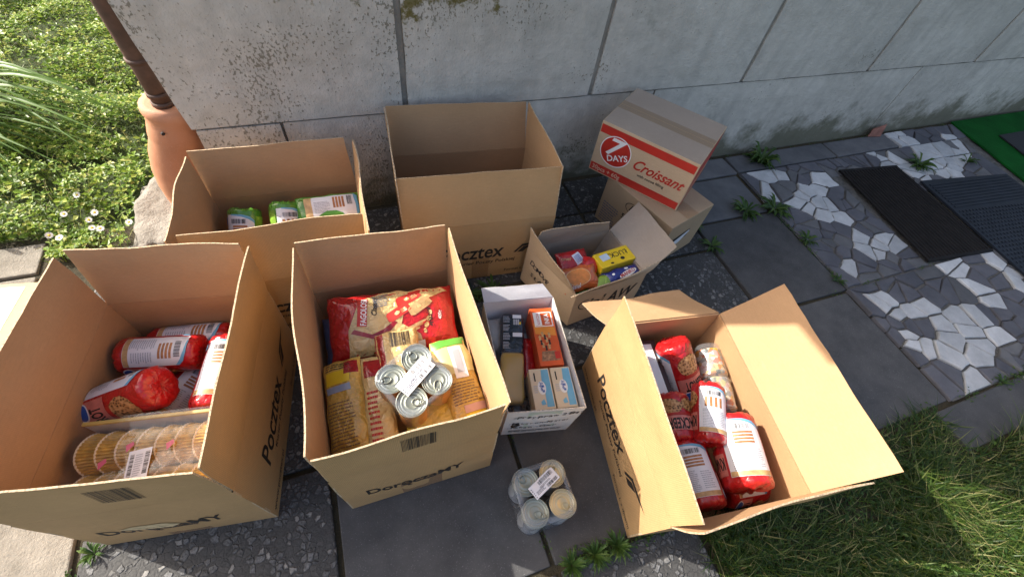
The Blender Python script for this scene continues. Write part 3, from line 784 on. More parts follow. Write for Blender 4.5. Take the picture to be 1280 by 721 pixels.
vs, fs = [], []
for k in range(5200):
    x, y = R.uniform(0.72, 2.6), R.uniform(-2.3, -1.47)
    if not in_right(x, y - 0.02) or noise.noise(V((x * 5, y * 5, 30))) < -0.05: continue
    p = V((x, y, R.uniform(-0.015, 0.025))); d = rdir(0.5); sz = R.uniform(0.007, 0.018)
    leaflet(vs, fs, p, d, (V((0, 0, 1)) + rdir() * 0.4).normalized(), sz, sz * R.uniform(0.35, 0.8))
cw = obj('lawn_weeds', vs, fs, WEED, origin=(1.6, -1.9, 0)); cw['kind'] = 'stuff'; tag(cw, 'small broad weed leaves mixed into the grass at lower right', 'ground cover')
vs, fs = [], []
def joint(a, b, n, spread=0.008, sz0=0.006):
    for k in range(n):
        f = R.random(); x = a[0] + (b[0] - a[0]) * f; y = a[1] + (b[1] - a[1]) * f
        if noise.noise(V((x * 7, y * 7, 50))) < 0.0: continue
        p = V((x + R.gauss(0, spread), y + R.gauss(0, spread), R.uniform(-0.006, 0.006))); z_ = sz0 * R.uniform(0.5, 1.6)
        leaflet(vs, fs, p, rdir(0.7), (V((0, 0, 1)) + rdir() * 0.5).normalized(), z_, z_ * 0.6)
joint((1.92, -0.40), (1.915, -0.97), 900, 0.012); joint((1.44, -0.96), (2.5, -0.95), 500); joint((0.28, -1.49), (0.82, -1.49), 1300, 0.012, 0.008); joint((-0.845, -1.0), (-0.85, -1.5), 300)
joint((1.43, -0.62), (1.44, -0.2), 500, 0.014); joint((1.45, -1.49), (2.9, -1.488), 1200, 0.014, 0.009); joint((1.3, -0.02), (3.8, -0.012), 900, 0.010); joint((0.1, -0.56), (0.62, -0.60), 900, 0.02, 0.008); joint((0.28, -1.48), (0.282, -0.98), 120)
jm = obj('joint_moss', vs, fs, WEED, origin=(1.5, -1, 0)); jm['kind'] = 'stuff'; tag(jm, 'tiny green moss and seedlings growing along the paving joints', 'moss')
# tall strap-leaved clump at the far left
lp = thing('strap_leaf_plant', 'tall clump of long arching green leaves at the left edge of the lawn', 'plant', (-1.55, 0.95, 0))
for k in range(46):
    a = R.uniform(-1.5, 0.1) if R.random() < 0.8 else R.uniform(0, 6.28)
    L = R.uniform(0.45, 0.85); base = V((-1.62 + R.uniform(-0.10, 0.10), 0.92 + R.uniform(-0.2, 0.2), 0)); d = V((math.cos(a), math.sin(a), 0)); s = V((-d.y, d.x, 0))
    up = R.uniform(0.35, 0.75); vs, fs = [], []; m = 9; wd = R.uniform(0.007, 0.015)
    for i in range(m + 1):
        f = i / m; q = base + d * (L * (0.25 * f + 0.75 * f * f)) + V((0, 0, L * up * (f * 1.7 - 1.45 * f ** 2.2)))
        q.z = max(q.z, 0.012)
        ww = wd * (1 - f ** 2.5) + 0.0006
        vs += [q - s * ww, q - V((0, 0, wd * 0.4)), q + s * ww]
        if i: b0 = (i - 1) * 3; fs += [(b0, b0 + 1, b0 + 4, b0 + 3), (b0 + 1, b0 + 2, b0 + 5, b0 + 4)]
    obj('leaf', vs, fs, LONG, lp, smooth=True)

# daisies
PETAL = plain('daisy_petal', (0.80, 0.80, 0.76), 0.6, 0.03); DYEL = plain('daisy_eye', (0.75, 0.48, 0.03), 0.7)
STEM = plain('green_stem', (0.10, 0.17, 0.04), 0.6)
where = ['furthest from the box, near the long leaves', 'just right of the lawn middle', 'in the pair nearest the drain pipe', 'below the pair, right of the dark gap', 'rightmost in the small white cluster', 'lowest left, beside the concrete path', 'lowest, just behind the left carton flap', 'uppermost, alone in the dark gap', 'beside the rough rock']
for k, (x, y) in enumerate([(-1.058, .142), (-.973, .092), (-.961, .129), (-.956, .046), (-.93, .036), (-1.082, .037), (-1.048, .017), (-1.036, .245), (-.842, .05)]):
    t = thing('daisy', 'small white daisy ' + where[k], 'flower', (x, y, 0), 'white daisies on the lawn')
    z = 0.048; tl = V((R.uniform(-0.4, 0.4), R.uniform(-0.7, 0.1), 1)).normalized(); M = frame((x, y, z), tl, (1, 0, 0)); rr = R.uniform(0.008, 0.0115)
    vs, fs = [], []
    for i in range(16):
        a = 2 * PI * i / 16 + R.uniform(-0.08, 0.08); d = M.to_3x3() @ V((math.cos(a), math.sin(a), R.uniform(0.02, 0.2))); leaflet(vs, fs, M @ V((0, 0, 0)) + d * 0.003, d.normalized(), tl, rr, 0.0045, 0.1)
    obj('petals', vs, fs, PETAL, t)
    obj('eye', *lathe([(0.0035, 0), (0.0038, 0.0012), (0.002, 0.0028), (0.0004, 0.003)], M, 12), DYEL, t, smooth=True)
    obj('stem', *tube([(x, y, -0.01), (x + 0.002, y, z * 0.5), (x, y, z)], 0.0009, 5), STEM, t)

# weeds in the joints
def weed(x, y, r, n, label, up=0.35, mat=WEED, wdf=0.26):
    t = thing('weed', label, 'weed', (x, y, 0), 'weeds growing in the paving joints')
    vs, fs = [], []
    for k in range(n):
        a = R.uniform(0, 2 * PI); d = V((math.cos(a), math.sin(a), 0)); L = r * R.uniform(0.45, 1.1); s = V((-d.y, d.x, 0)); p = V((x, y, 0)) + d * R.uniform(0, r * 0.25)
        wd = L * wdf * R.uniform(0.6, 1.1); m = 5; b0 = len(vs); rise = R.uniform(0.1, up * 2)
        for i in range(m + 1):
            f = i / m; q = p + d * L * f + V((0, 0, 0.004 + L * rise * math.sin(f * 2.3) * 0.7)); ww = wd * (math.sin(PI * min(0.97, 0.12 + f * 0.88))) * (0.75 + 0.4 * (i % 2)) * 0.5
            vs += [q - s * ww + V((0, 0, ww * 0.4)), q, q + s * ww + V((0, 0, ww * 0.4))]
            if i: c = b0 + (i - 1) * 3; fs += [(c, c + 1, c + 4, c + 3), (c + 1, c + 2, c + 5, c + 4)]
    obj('leaves', vs, fs, mat, t); return t
weed(2.11, -0.10, 0.085, 60, 'bushy green weed at the wall foot right of the stacked boxes', 0.7)
weed(1.76, -0.42, 0.075, 34, 'low weed in the joint left of the white stones, behind the large slab')
weed(1.93, -0.44, 0.085, 40, 'spreading weed in the joint at the corner of the white stones')
weed(1.945, -0.66, 0.05, 30, 'weed halfway along the joint beside the large dark slab')
weed(1.91, -0.90, 0.035, 20, 'tiny weed where two dark slabs meet the broken stones')
weed(3.13, -0.33, 0.085, 40, 'rosette weed on the white stones just behind the ribbed mat', 0.4)
weed(3.53, -0.37, 0.055, 20, 'small pale weed on the stones between mat and green carpet', 0.6)
weed(1.40, -0.42, 0.075, 34, 'leafy weed beside the lower carton of the stack')
weed(1.44, -0.58, 0.06, 22, 'weed in front of the lower stacked carton, by the slab corner')
weed(0.40, -0.575, 0.07, 60, 'grassy weed at the foot of the empty carton behind the white box', 0.2, WEED, 0.16)
weed(0.30, -0.56, 0.06, 36, 'thin weed tuft under the left end of the empty carton', 0.2, WEED, 0.16)
weed(-0.80, -1.085, 0.03, 30, 'tiny weed in the joint under the front corner of the left carton', 0.6)
for k, (x, lab) in enumerate([(0.33, 'left'), (0.40, 'middle'), (0.47, 'right')]):
    weed(x, -1.494, 0.040, 60, 'low green weed in the joint below the cans, %s tuft of three' % lab, 0.7, WEED, 0.20)
weed(2.20, -1.49, 0.03, 14, 'grass tuft at the lower corner of the broken stones')

# ------------------------------------------------------------------ cartons
def wing(x, y, s):
    """folded-wing emblem printed after the word"""
    a = poly([(x, y), (x + .34 * s, y + .42 * s), (x + 1.05 * s, y + .50 * s), (x + 1.55 * s, y + .66 * s), (x + .30 * s, y + .60 * s), (x - .13 * s, y + .02 * s)])
    b = poly([(x + .08 * s, y - .02 * s), (x + .40 * s, y - .02 * s), (x + .78 * s, y + .44 * s), (x + .38 * s, y + .38 * s)])
    return merge(a, b)
def word(Q, par, u, v, s=0.098):
    decal('lettering', Q, text('Pocztex', s, u, v, 0, 0.016, 0.14, wide=0.74), INK, par)
    decal('emblem', Q, wing(u + s * 2.95, v + 0.010, s * 0.72), INK, par)
    decal('small_lettering', Q, text('Kurier Poczty Polskiej', s * 0.26, u + s * 0.62, v - s * 0.34, 0, 0.012, 0.1), INK, par)
    decal('web_lettering', Q, text('www.pocztex.pl', 0.024, 0.012, 0.022, 0, 0.014), INK, par)
    decal('size_lettering', Q, text('Format L z dinami', 0.021, 0.365, 0.022, 0, 0.012, wide=0.95), INK, par)
def doreczamy(Q, par):
    decal('lettering', Q, text('DoręczaMY', 0.064, 0.055, 0.105, 0, 0.022, 0.0, wide=0.80), INK, par)
def carton(name, label, d, group=None, mats=None, thick=0.004, seed=0, bulge=0.006, wiggle=0.015, skip=(), cat='box'):
    mats = mats or [K_OUT, K_IN, K_EDGE]
    g = lambda k: V((*d['g' + k], 0.003)); c = lambda k: V(d['c' + k]); f = lambda k: V(d[k])
    ctr = (g('fl') + g('fr') + g('br') + g('bl')) / 4; ctr.z = 0
    t = thing(name, label, cat, ctr, group); Q = {}; O = {}
    S = {'front': ('fl', 'fr', 'fR', 'fL'), 'right': ('fr', 'br', 'rB', 'rF'), 'back': ('br', 'bl', 'bL', 'bR'), 'left': ('bl', 'fl', 'lF', 'lB')}
    for k, (s, (a, b, p, q)) in enumerate(S.items()):
        Q[s] = Quad(g(a), g(b), c(b), c(a), bulge, seed + k)
        O[s] = sheet('wall_panel', Q[s], thick, t, mats, 12, 7, creased=not (s in skip or p not in d))
        if s in skip or p not in d: continue
        e = (c(b) - c(a)).normalized() * 0.003; up = V((0, 0, 0.0006))
        fq = Quad(c(a) + e + up, c(b) - e + up, f(p), f(q), 0.0, seed * 3.1 + k * 1.7, wiggle)
        Q[s + '_flap'] = fq; O[s + '_flap'] = sheet('flap', fq, thick * 0.9, t, mats, 14, 8, inset=0.003)
    B = Quad(g('fl') + V((0, 0, .002)), g('fr') + V((0, 0, .002)), g('br') + V((0, 0, .002)), g('bl') + V((0, 0, .002)))
    sheet('bottom_panel', B, 0.003, t, [mats[1], mats[0], mats[2]], 4, 4)
    return t, Q, O

DA = {'gfl': (-0.774, -1.074), 'cfl': (-0.774, -1.074, 0.302), 'gfr': (-0.385, -1.135), 'cfr': (-0.385, -1.135, 0.302), 'gbr': (-0.303, -0.612), 'cbr': (-0.303, -0.612, 0.302), 'gbl': (-0.692, -0.551), 'cbl': (-0.692, -0.551, 0.302), 'fL': (-0.774, -1.073, 0.487), 'fR': (-0.38, -1.137, 0.487), 'rF': (-0.38, -1.137, 0.486), 'rB': (-0.29, -0.607, 0.486), 'bR': (-0.311, -0.587, 0.485), 'bL': (-0.686, -0.524, 0.485), 'lB': (-0.698, -0.545, 0.487), 'lF': (-0.790, -1.074, 0.487)}
DB = {'gfl': (-0.199, -1.176), 'cfl': (-0.199, -1.176, 0.302), 'gfr': (0.195, -1.182), 'cfr': (0.195, -1.182, 0.302), 'gbr': (0.204, -0.652), 'cbr': (0.204, -0.652, 0.302), 'gbl': (-0.19, -0.646), 'cbl': (-0.19, -0.646, 0.302), 'fL': (-0.193, -1.178, 0.487), 'fR': (0.198, -1.183, 0.487), 'rF': (0.201, -1.184, 0.487), 'rB': (0.206, -0.658, 0.487), 'bR': (0.201, -0.64, 0.485), 'bL': (-0.191, -0.619, 0.485), 'lB': (-0.199, -0.636, 0.487), 'lF': (-0.204, -1.173, 0.487)}
DC = {'gfl': (0.102, -0.47), 'cfl': (0.102, -0.47, 0.302), 'gfr': (0.63, -0.512), 'cfr': (0.63, -0.512, 0.302), 'gbr': (0.661, -0.119), 'cbr': (0.661, -0.119, 0.302), 'gbl': (0.133, -0.077), 'cbl': (0.133, -0.077, 0.302), 'fL': (0.103, -0.425, 0.481), 'fR': (0.637, -0.470, 0.481), 'rF': (0.637, -0.478, 0.485), 'rB': (0.656, -0.092, 0.485), 'bR': (0.651, -0.082, 0.481), 'bL': (0.135, -0.033, 0.481), 'lB': (0.131, -0.05, 0.485), 'lF': (0.100, -0.44, 0.485)}
DD = {'gfl': (-0.483, -0.541), 'cfl': (-0.483, -0.541, 0.272), 'gfr': (-0.021, -0.556), 'cfr': (-0.021, -0.556, 0.272), 'gbr': (-0.009, -0.17), 'cbr': (-0.009, -0.17, 0.272), 'gbl': (-0.471, -0.156), 'cbl': (-0.471, -0.156, 0.272), 'fL': (-0.479, -0.496, 0.447), 'fR': (-0.007, -0.507, 0.447), 'rF': (0.0, -0.585, 0.447), 'rB': (0.006, -0.165, 0.453), 'bR': (-0.017, -0.149, 0.453), 'bL': (-0.474, -0.146, 0.453), 'lB': (-0.478, -0.168, 0.454), 'lF': (-0.500, -0.512, 0.450)}
DE = {'gfl': (0.508, -1.486), 'gfr': (0.895, -1.559), 'gbr': (0.992, -1.038), 'gbl': (0.605, -0.965), 'cfl': (0.500, -1.500, 0.30), 'cfr': (0.882, -1.551, 0.30), 'cbr': (0.978, -1.032, 0.30), 'cbl': (0.598, -0.975, 0.30),
      'lB': (0.593, -0.987, 0.475), 'lF': (0.488, -1.517, 0.475), 'fL': (0.480, -1.530, 0.465), 'fR': (0.935, -1.572, 0.432), 'rF': (1.035, -1.578, 0.42), 'rB': (1.133, -1.047, 0.42), 'bR': (0.925, -0.905, 0.265), 'bL': (0.565, -0.880, 0.285)}
DF = {'gfl': (0.621, -0.791), 'gfr': (0.925, -0.756), 'gbr': (0.845, -0.512), 'gbl': (0.525, -0.538), 'cfl': (0.618, -0.784, 0.185), 'cfr': (0.911, -0.762, 0.185), 'cbr': (0.880, -0.525, 0.185), 'cbl': (0.530, -0.537, 0.185),
      'lB': (0.531, -0.527, 0.285), 'lF': (0.560, -0.755, 0.285), 'fL': (0.575, -0.800, 0.222), 'fR': (0.965, -0.755, 0.222), 'bR': (0.834, -0.554, 0.28), 'bL': (0.560, -0.560, 0.28), 'rB': (1.020, -0.463, 0.25), 'rF': (1.040, -0.722, 0.25)}
DG = {'gfl': (0.255, -1.105), 'gfr': (0.462, -1.150), 'gbr': (0.512, -0.790), 'gbl': (0.292, -0.755), 'cfl': (0.250, -1.117, 0.222), 'cfr': (0.468, -1.165, 0.222), 'cbr': (0.522, -0.788, 0.222), 'cbl': (0.292, -0.752, 0.222), 'bL': (0.292, -0.715, 0.250), 'bR': (0.495, -0.752, 0.255)}

t, Q, O = carton('shipping_carton', 'open brown carton at left front holding red crispbread rolls, lettered on its right side', DA, 'large lettered brown cartons', seed=1)
doreczamy(Q['front'], O['front']); word(Q['right'], O['right'], 0.095, 0.12)
decal('barcode', Q['front_flap'], barcode(0.190, 0.063, 0.265, 0.132, 26), INK, O['front_flap'])
decal('tape', Q['front'], rect(0.150, 0.0, 0.245, 0.135), TAPE, O['front'], 0.0011)
decal('torn_paper', Q['front'], poly([(0.105, 0.150), (0.13, 0.128), (0.20, 0.118), (0.225, 0.140), (0.20, 0.168), (0.14, 0.172)]), plain('torn_paper', (0.55, 0.42, 0.24), 0.8, 0.25, 90), O['front'], 0.0014)
t, Q, O = carton('shipping_carton', 'open brown carton at centre front filled with pasta bags and four cans', DB, 'large lettered brown cartons', seed=4)
doreczamy(Q['front'], O['front']); word(Q['right'], O['right'], 0.095, 0.12)
decal('barcode', Q['front_flap'], barcode(0.165, 0.063, 0.240, 0.132, 26), INK, O['front_flap'])
decal('tape', Q['front'], rect(0.140, 0.0, 0.250, 0.125), TAPE, O['front'], 0.0011)
t, Q, O = carton('shipping_carton', 'tall empty brown carton standing against the wall, flaps upright', DC, 'large lettered brown cartons', seed=8, bulge=0.003, wiggle=0.006)
word(Q['front'], O['front'], 0.112, 0.12)
decal('tape', Q['front'], rect(0.235, 0.0, 0.30, 0.12), TAPE, O['front'], 0.0011)
t, Q, O = carton('shipping_carton', 'open brown carton at back left holding green crispbread packs', DD, 'large lettered brown cartons', seed=11)
word(Q['front'], O['front'], 0.075, 0.11, 0.09)
t, Q, O = carton('shipping_carton', 'open brown carton at right with wide sunlit flap and many red rolls', DE, 'large lettered brown cartons', seed=15, bulge=0.006)
word(Q['left'], O['left'], 0.095, 0.12)
t, Q, O = carton('small_carton', 'small open brown carton with yellow and blue groceries, black lettering on front', DF, None, [KF, KT, K_EDGE], seed=20, thick=0.0035)
decal('lettering', Q['front'], text('inLAW', 0.082, 0.055, 0.085, 0, 0.02, 0.35, wide=0.85), INK, O['front'])
decal('lettering_swoosh', Q['front'], ringel(0.062, 0.11, 0.034, 0.039, 0.75, 20, 1.6, 4.4), INK, O['front'])
decal('handwriting', Q['front_flap'], hand('SŁOD', 0.024, 0.07, 0.012, 0), PEN, O['front_flap'])
decal('handwriting', Q['front_flap'], hand('Km', 0.02, 0.20, 0.012, 0), PEN, O['front_flap'])
decal('handwriting', Q['left'], hand('DOMOWE', 0.030, 0.03, 0.125, -0.12), PEN, O['left'])
decal('handwriting', Q['left'], hand('SŁADO', 0.034, 0.045, 0.075, -0.08), PEN, O['left'])
t, Q, O = carton('white_carton', 'open white carton holding spaghetti and orange coffee box, between the brown cartons', DG, None, [WH_OUT, WH_IN, WH_EDGE], seed=24, thick=0.003, bulge=0.003, wiggle=0.004)
decal('label', Q['front'], rect(0.06, 0.07, 0.155, 0.21), plain('pale_green_label', (0.52, 0.60, 0.52), 0.5, 0.04), O['front'], 0.0007)
for a in (('-Przypraw', 0.024, 0.02, 0.165, 0.03), ('-Makaron', 0.022, 0.012, 0.108, 0.05), ('-Kisiel', 0.022, 0.115, 0.114, 0.05), ('-Kakao', 0.022, 0.012, 0.068, 0.04), ('-Cukr', 0.022, 0.10, 0.072, 0.04), ('2847', 0.028, 0.158, 0.172, 0.05)):
    decal('handwriting', Q['front'], hand(*a), PEN, O['front'], 0.0014)
decal('print', Q['front'], merge(lines(0.02, 0.03, 0.20, 0.05, 2)), BLUEINK, O['front'], 0.0014)

def closed_box(name, label, M, sx, sy, sz, mats, cat='box', group=None, bv=0.003, board=False):
    """closed carton: body with its faces as sampling sheets, plus a taped lid"""
    o = M.translation.copy(); t = thing(name, label, cat, o, group)
    P = lambda x, y, z: M @ V((x * sx / 2, y * sy / 2, z * sz))
    F = {'front': Quad(P(-1, -1, 0), P(1, -1, 0), P(1, -1, 1), P(-1, -1, 1)), 'right': Quad(P(1, -1, 0), P(1, 1, 0), P(1, 1, 1), P(1, -1, 1)), 'back': Quad(P(1, 1, 0), P(-1, 1, 0), P(-1, 1, 1), P(1, 1, 1)),
         'left': Quad(P(-1, 1, 0), P(-1, -1, 0), P(-1, -1, 1), P(-1, 1, 1)), 'top': Quad(P(-1, -1, 1), P(1, -1, 1), P(1, 1, 1), P(-1, 1, 1))}
    vs, fs = cuboid(M, sx, sy, sz)
    uv = [(x * sx / 2 + (z * 0.3), y * sy / 2 + z * sz) for z in (0, 1) for x, y in ((-1, -1), (1, -1), (1, 1), (-1, 1))]
    b = obj('body', vs, fs, mats, t, None, uv); bevel(b, bv, 3)
    return t, F, b

# croissant carton on top of a plainer one
M = yawm(1.166, -0.410, 0.003, -1.26)
t, F, b = closed_box('closed_carton', 'plain greyish carton with oval print standing under the red-printed carton', M, 0.354, 0.269, 0.2335, KG_OUT)
decal('lettering', F['front'], merge(ringel(0.175, 0.175, 0.045, 0.049, 0.55), text('Elite', 0.045, 0.145, 0.163, 0, 0.004, 0.35)), INK, b, 0.0008)
decal('lettering', F['front'], merge(text('500g', 0.036, 0.125, 0.105, 0, 0.02), text('net', 0.016, 0.21, 0.12)), INK, b, 0.0008)
decal('fine_print', F['front'], lines(0.02, 0.02, 0.115, 0.125, 8), BLUEINK, b, 0.0008)
decal('tape', F['top'], rect(0.0, 0.095, 0.354, 0.165), TAPE, b, 0.0012)
decal('handle_hole', F['right'], poly([(0.06, 0.085), (0.165, 0.105), (0.168, 0.15), (0.065, 0.135)]), plain('hole_dark', (0.02, 0.018, 0.016), 0.9), b, 0.0008)
decal('paper', F['right'], poly([(0.055, 0.088), (0.12, 0.09), (0.165, 0.135), (0.16, 0.148), (0.07, 0.118)]), LABELW, b, 0.003)
M = yawm(1.167, -0.281, 0.2375, -0.932)
t, F, b = closed_box('croissant_carton', 'closed carton with red bands and Croissant lettering stacked on another carton', M, 0.399, 0.326, 0.223, [KF])
LX, HZ = 0.399, 0.223
decal('red_band', F['front'], rect(0.004, 0.178, LX - 0.006, 0.212), REDP, b, 0.0006)
decal('red_band', F['front'], rect(0.004, 0.006, LX - 0.006, 0.040), REDP, b, 0.0006)
decal('emblem_ring', F['front'], ell(0.088, 0.122, 0.066, 0.066, 48), WHITE, b, 0.0009)
decal('emblem', F['front'], ell(0.088, 0.122, 0.062, 0.062, 48), REDP, b, 0.0012)
decal('emblem_lettering', F['front'], merge(text('7', 0.105, 0.040, 0.104, 0.0, 0.02, 0.25, wide=1.15)), WHITE, b, 0.0016)
decal('emblem_lettering', F['front'], text('DAYS', 0.036, 0.066, 0.072, 0.40, 0.02), WHITE, b, 0.0019)
decal('lettering', F['front'], text('Croissant', 0.062, 0.166, 0.092, 0.0, 0.018, 0.45, wide=0.86), REDP, b, 0.0009)
decal('small_lettering', F['front'], text('with cocoa filling', 0.017, 0.20, 0.068, 0, 0.014), INK, b, 0.0009)
decal('weight_lettering', F['front'], text('30pcs + 60g', 0.026, 0.012, 0.014, 0, 0.012), plain('pale_lettering', (0.62, 0.45, 0.32), 0.5), b, 0.0009)
decal('red_band', F['right'], rect(0.006, 0.006, 0.32, 0.040), REDP, b, 0.0006)
decal('red_band', F['right'], rect(0.006, 0.080, 0.32, 0.212), REDP, b, 0.0006)
decal('tape', F['top'], rect(0.0, 0.128, 0.399, 0.192), TAPE, b, 0.0012)
for nm, kk in (('lid_flap', 0), ('lid_flap', 1)):
    y0, y1 = ((0.002, 0.1615) if kk == 0 else (0.1645, 0.324))
    q = Quad(F['top'].at(0.003, y0), F['top'].at(0.396, y0), F['top'].at(0.396, y1), F['top'].at(0.003, y1), 0.0, kk)
    decal(nm, q, rect(0.0, 0.0, q.lu, q.lv), KT, b, 0.0006)

# carton cut by the left edge
M = yawm(-1.085, -0.535, 0.003, -0.16)
t, F, b = closed_box('closed_carton', 'pale carton with white label, cut off by the left edge of the picture', M, 0.32, 0.36, 0.247, cardboard('cream_board', (0.48, 0.37, 0.22), 0.2))
decal('label', F['top'], poly([(0.225, 0.0), (0.29, 0.0), (0.29, 0.345), (0.235, 0.345)]), LABELW, b, 0.0008)
decal('label_print', F['top'], merge(*[lines(0.24, 0.02 + k * 0.08, 0.28, 0.08 + k * 0.08, 5) for k in range(4)]), PALEPRINT, b, 0.0012)
decal('tape', F['right'], rect(0.02, 0.12, 0.32, 0.247), TAPE, b, 0.0009)

# ------------------------------------------------------------------ groceries
class Cyl:
    def __init__(s, p0, p1, r, face):
        s.p0, s.p1 = V(p0), V(p1); s.r = r; s.L = (s.p1 - s.p0).length
        s.M = frame(p0, s.p1 - s.p0, face)
    def at(s, x, y, off=0.0):
        a = x / s.r; e = 0.0015 * noise.noise(V((a * 1.5, y * 20, s.L * 31)))
        rr = s.r + off + e; return s.M @ V((rr * math.cos(a), rr * math.sin(a), y))
def roll(name, label, p0, p1, r, face, kind='red', group='red crispbread rolls', cat='food pack', txt='KNÄCKEBROT', side=1):
    c = (V(p0) + V(p1)) / 2
    if isinstance(face, float):        # turn of the label about the roll's axis, measured from a person looking down into the box
        ax = (V(p1) - V(p0)).normalized(); v = V((0, -1.4834, 1.3619)) - c; v = (v - ax * v.dot(ax)).normalized()
        face = Matrix.Rotation(face, 3, ax) @ v
    S = Cyl(p0, p1, r, face); L = S.L
    t = thing(name, label, cat, (c.x, c.y, min(p0[2], p1[2]) - r * 0.7), group)
    wrap = {'red': RED, 'dark': DRED, 'green': GREEN}[kind]
    prof = []
    e = 0.018
    for k in range(5): a = k / 4 * PI / 2; prof.append((r * 0.72 * (0.2 + 0.8 * math.sin(a)) if k < 2 else r - 0.014 + 0.014 * math.sin(a), -0.004 + e * (1 - math.cos(a)) * 0.7))
    prof = [(0.002, 0.003), (r * 0.35, 0.000), (r * 0.7, -0.002), (r * 0.88, 0.001), (r * 0.96, 0.006), (r * 0.99, 0.012)]
    n = 12; prof += [(r, 0.018 + (L - 0.036) * k / n) for k in range(n + 1)]
    prof += [(r * 0.99, L - 0.012), (r * 0.96, L - 0.006), (r * 0.88, L - 0.001), (r * 0.7, L + 0.003), (r * 0.35, L + 0.001), (0.002, L - 0.003)]
    sd = random.uniform(0, 50)
    def wob(rr, z, a, j):
        if 6 <= j <= 6 + n: return rr + 0.0015 * noise.noise(V((a * 1.5 if a < PI else (a - 2 * PI) * 1.5, z * 20, L * 31))) - 0.0004, z
        w_ = noise.noise(V((math.cos(a) * 5, math.sin(a) * 5, sd + rr * 60)))
        return rr * (1 + 0.05 * noise.noise(V((a * 5, rr * 90, sd)))), z + 0.007 * w_ * (1 if rr > r * 0.2 else 0.4)
    vs, fs = lathe(prof, S.M, 44, wob); b = obj('wrapper', vs, fs, wrap, t, smooth=True)
    st = 0.008
    hw = r * 0.88
    lab = poly([(-hw, 0.13 * L), (hw, 0.13 * L), (hw, 0.80 * L), (hw * 0.7, 0.86 * L), (hw * 0.2, 0.89 * L), (-hw * 0.5, 0.90 * L), (-hw, 0.90 * L)])
    lo = decal('label', S, lab, LABELW, b, 0.0008, st)
    decal('label_edge', S, poly([(hw, 0.76 * L), (hw, 0.81 * L), (hw * 0.7, 0.87 * L), (hw * 0.2, 0.90 * L), (-hw * 0.6, 0.91 * L), (-hw * 0.6, 0.89 * L), (hw * 0.1, 0.87 * L), (hw * 0.6, 0.83 * L), (hw * 0.85, 0.79 * L)]), SKYP, lo, 0.0010, st)
    decal('barcode', S, rot2(barcode(-hw * 0.55, 0.755 * L, hw * 0.45, 0.83 * L, 22), 0), INK, lo, 0.0013, st)
    out = []
    if int(c.x * 1000 + c.y * 700) % 2:
        for k in range(4): out.append(rect(-hw * 0.45, (0.56 + 0.045 * k) * L, hw * 0.5, (0.59 + 0.045 * k) * L))
    else:
        for k in range(4): out.append(rect((-0.62 + 0.31 * k) * hw, 0.55 * L, (-0.45 + 0.31 * k) * hw, 0.72 * L))
    decal('table_print', S, merge(*out), BROWNP, lo, 0.0013, st)
    decal('fine_print', S, merge(lines(-hw * 0.75, 0.21 * L, -hw * 0.05, 0.52 * L, 12), lines(hw * 0.1, 0.24 * L, hw * 0.75, 0.50 * L, 9)), PALEPRINT, lo, 0.0013, st)
    decal('picture_strip', S, rect(-hw * 0.98, 0.135 * L, hw * 0.98, 0.20 * L), TANP, lo, 0.0012, st)
    # front of the pack: glow, name, cracker picture, maker's oval
    x0 = hw * 1.12; x1 = x0 + r * 2.7
    if side < 0: x0, x1 = -x1, -x0
    if kind != 'green':
        decal('glow', S, rect(x0, 0.16 * L, x1, 0.46 * L), PINKP if kind == 'red' else wrap, b, 0.0008, st)
        for s2 in (1,):
            tx = text(txt, 0.041, x1 - 0.002, 0.40 * L, PI, 0.03, 0.0, wide=0.46)
            decal('lettering', S, tx, INK, b, 0.0011, 0.006)
        decal('picture', S, ell((x0 + x1) / 2 - r * 0.4, 0.66 * L, r * 0.72, 0.17 * L, 30, 0.04), CRACK, b, 0.0010, st)
        decal('picture', S, ell((x0 + x1) / 2 + r * 0.8, 0.70 * L, r * 0.55, 0.15 * L, 30, 0.04), CRACK, b, 0.0013, st)
        decal('ribbon', S, rect(x0 + r * 0.5, 0.47 * L, x1 - r * 0.5, 0.52 * L), REDP, b, 0.0016, st)
        decal('badge', S, ell(x0 + r * 0.45, 0.16 * L, r * 0.42, 0.085 * L, 24), WHITE, b, 0.0013, st)
        decal('badge_print', S, ell(x0 + r * 0.45, 0.16 * L, r * 0.36, 0.07 * L, 24), DKBLUEP, b, 0.0017, st)
        decal('stamp', S, rect(-side * hw * 1.28 - 0.004, 0.78 * L, -side * hw * 1.28 + 0.006, 0.87 * L), SKYP, b, 0.0012, st)
    else:
        decal('glow', S, rect(x0, 0.10 * L, x1, 0.88 * L), plain('lime_print', (0.24, 0.42, 0.05), 0.35, 0.35, 40), b, 0.0008, st)
        decal('lettering', S, text('KNÄCKE', 0.040, x1 - 0.01, 0.34 * L, PI, 0.02, 0.0, wide=0.7), INK, b, 0.0011, 0.006)
        decal('stamp', S, rect(-side * hw * 1.2 - 0.006, 0.74 * L, -side * hw * 1.2 + 0.006, 0.86 * L), DKBLUEP, b, 0.0012, st)
    return t
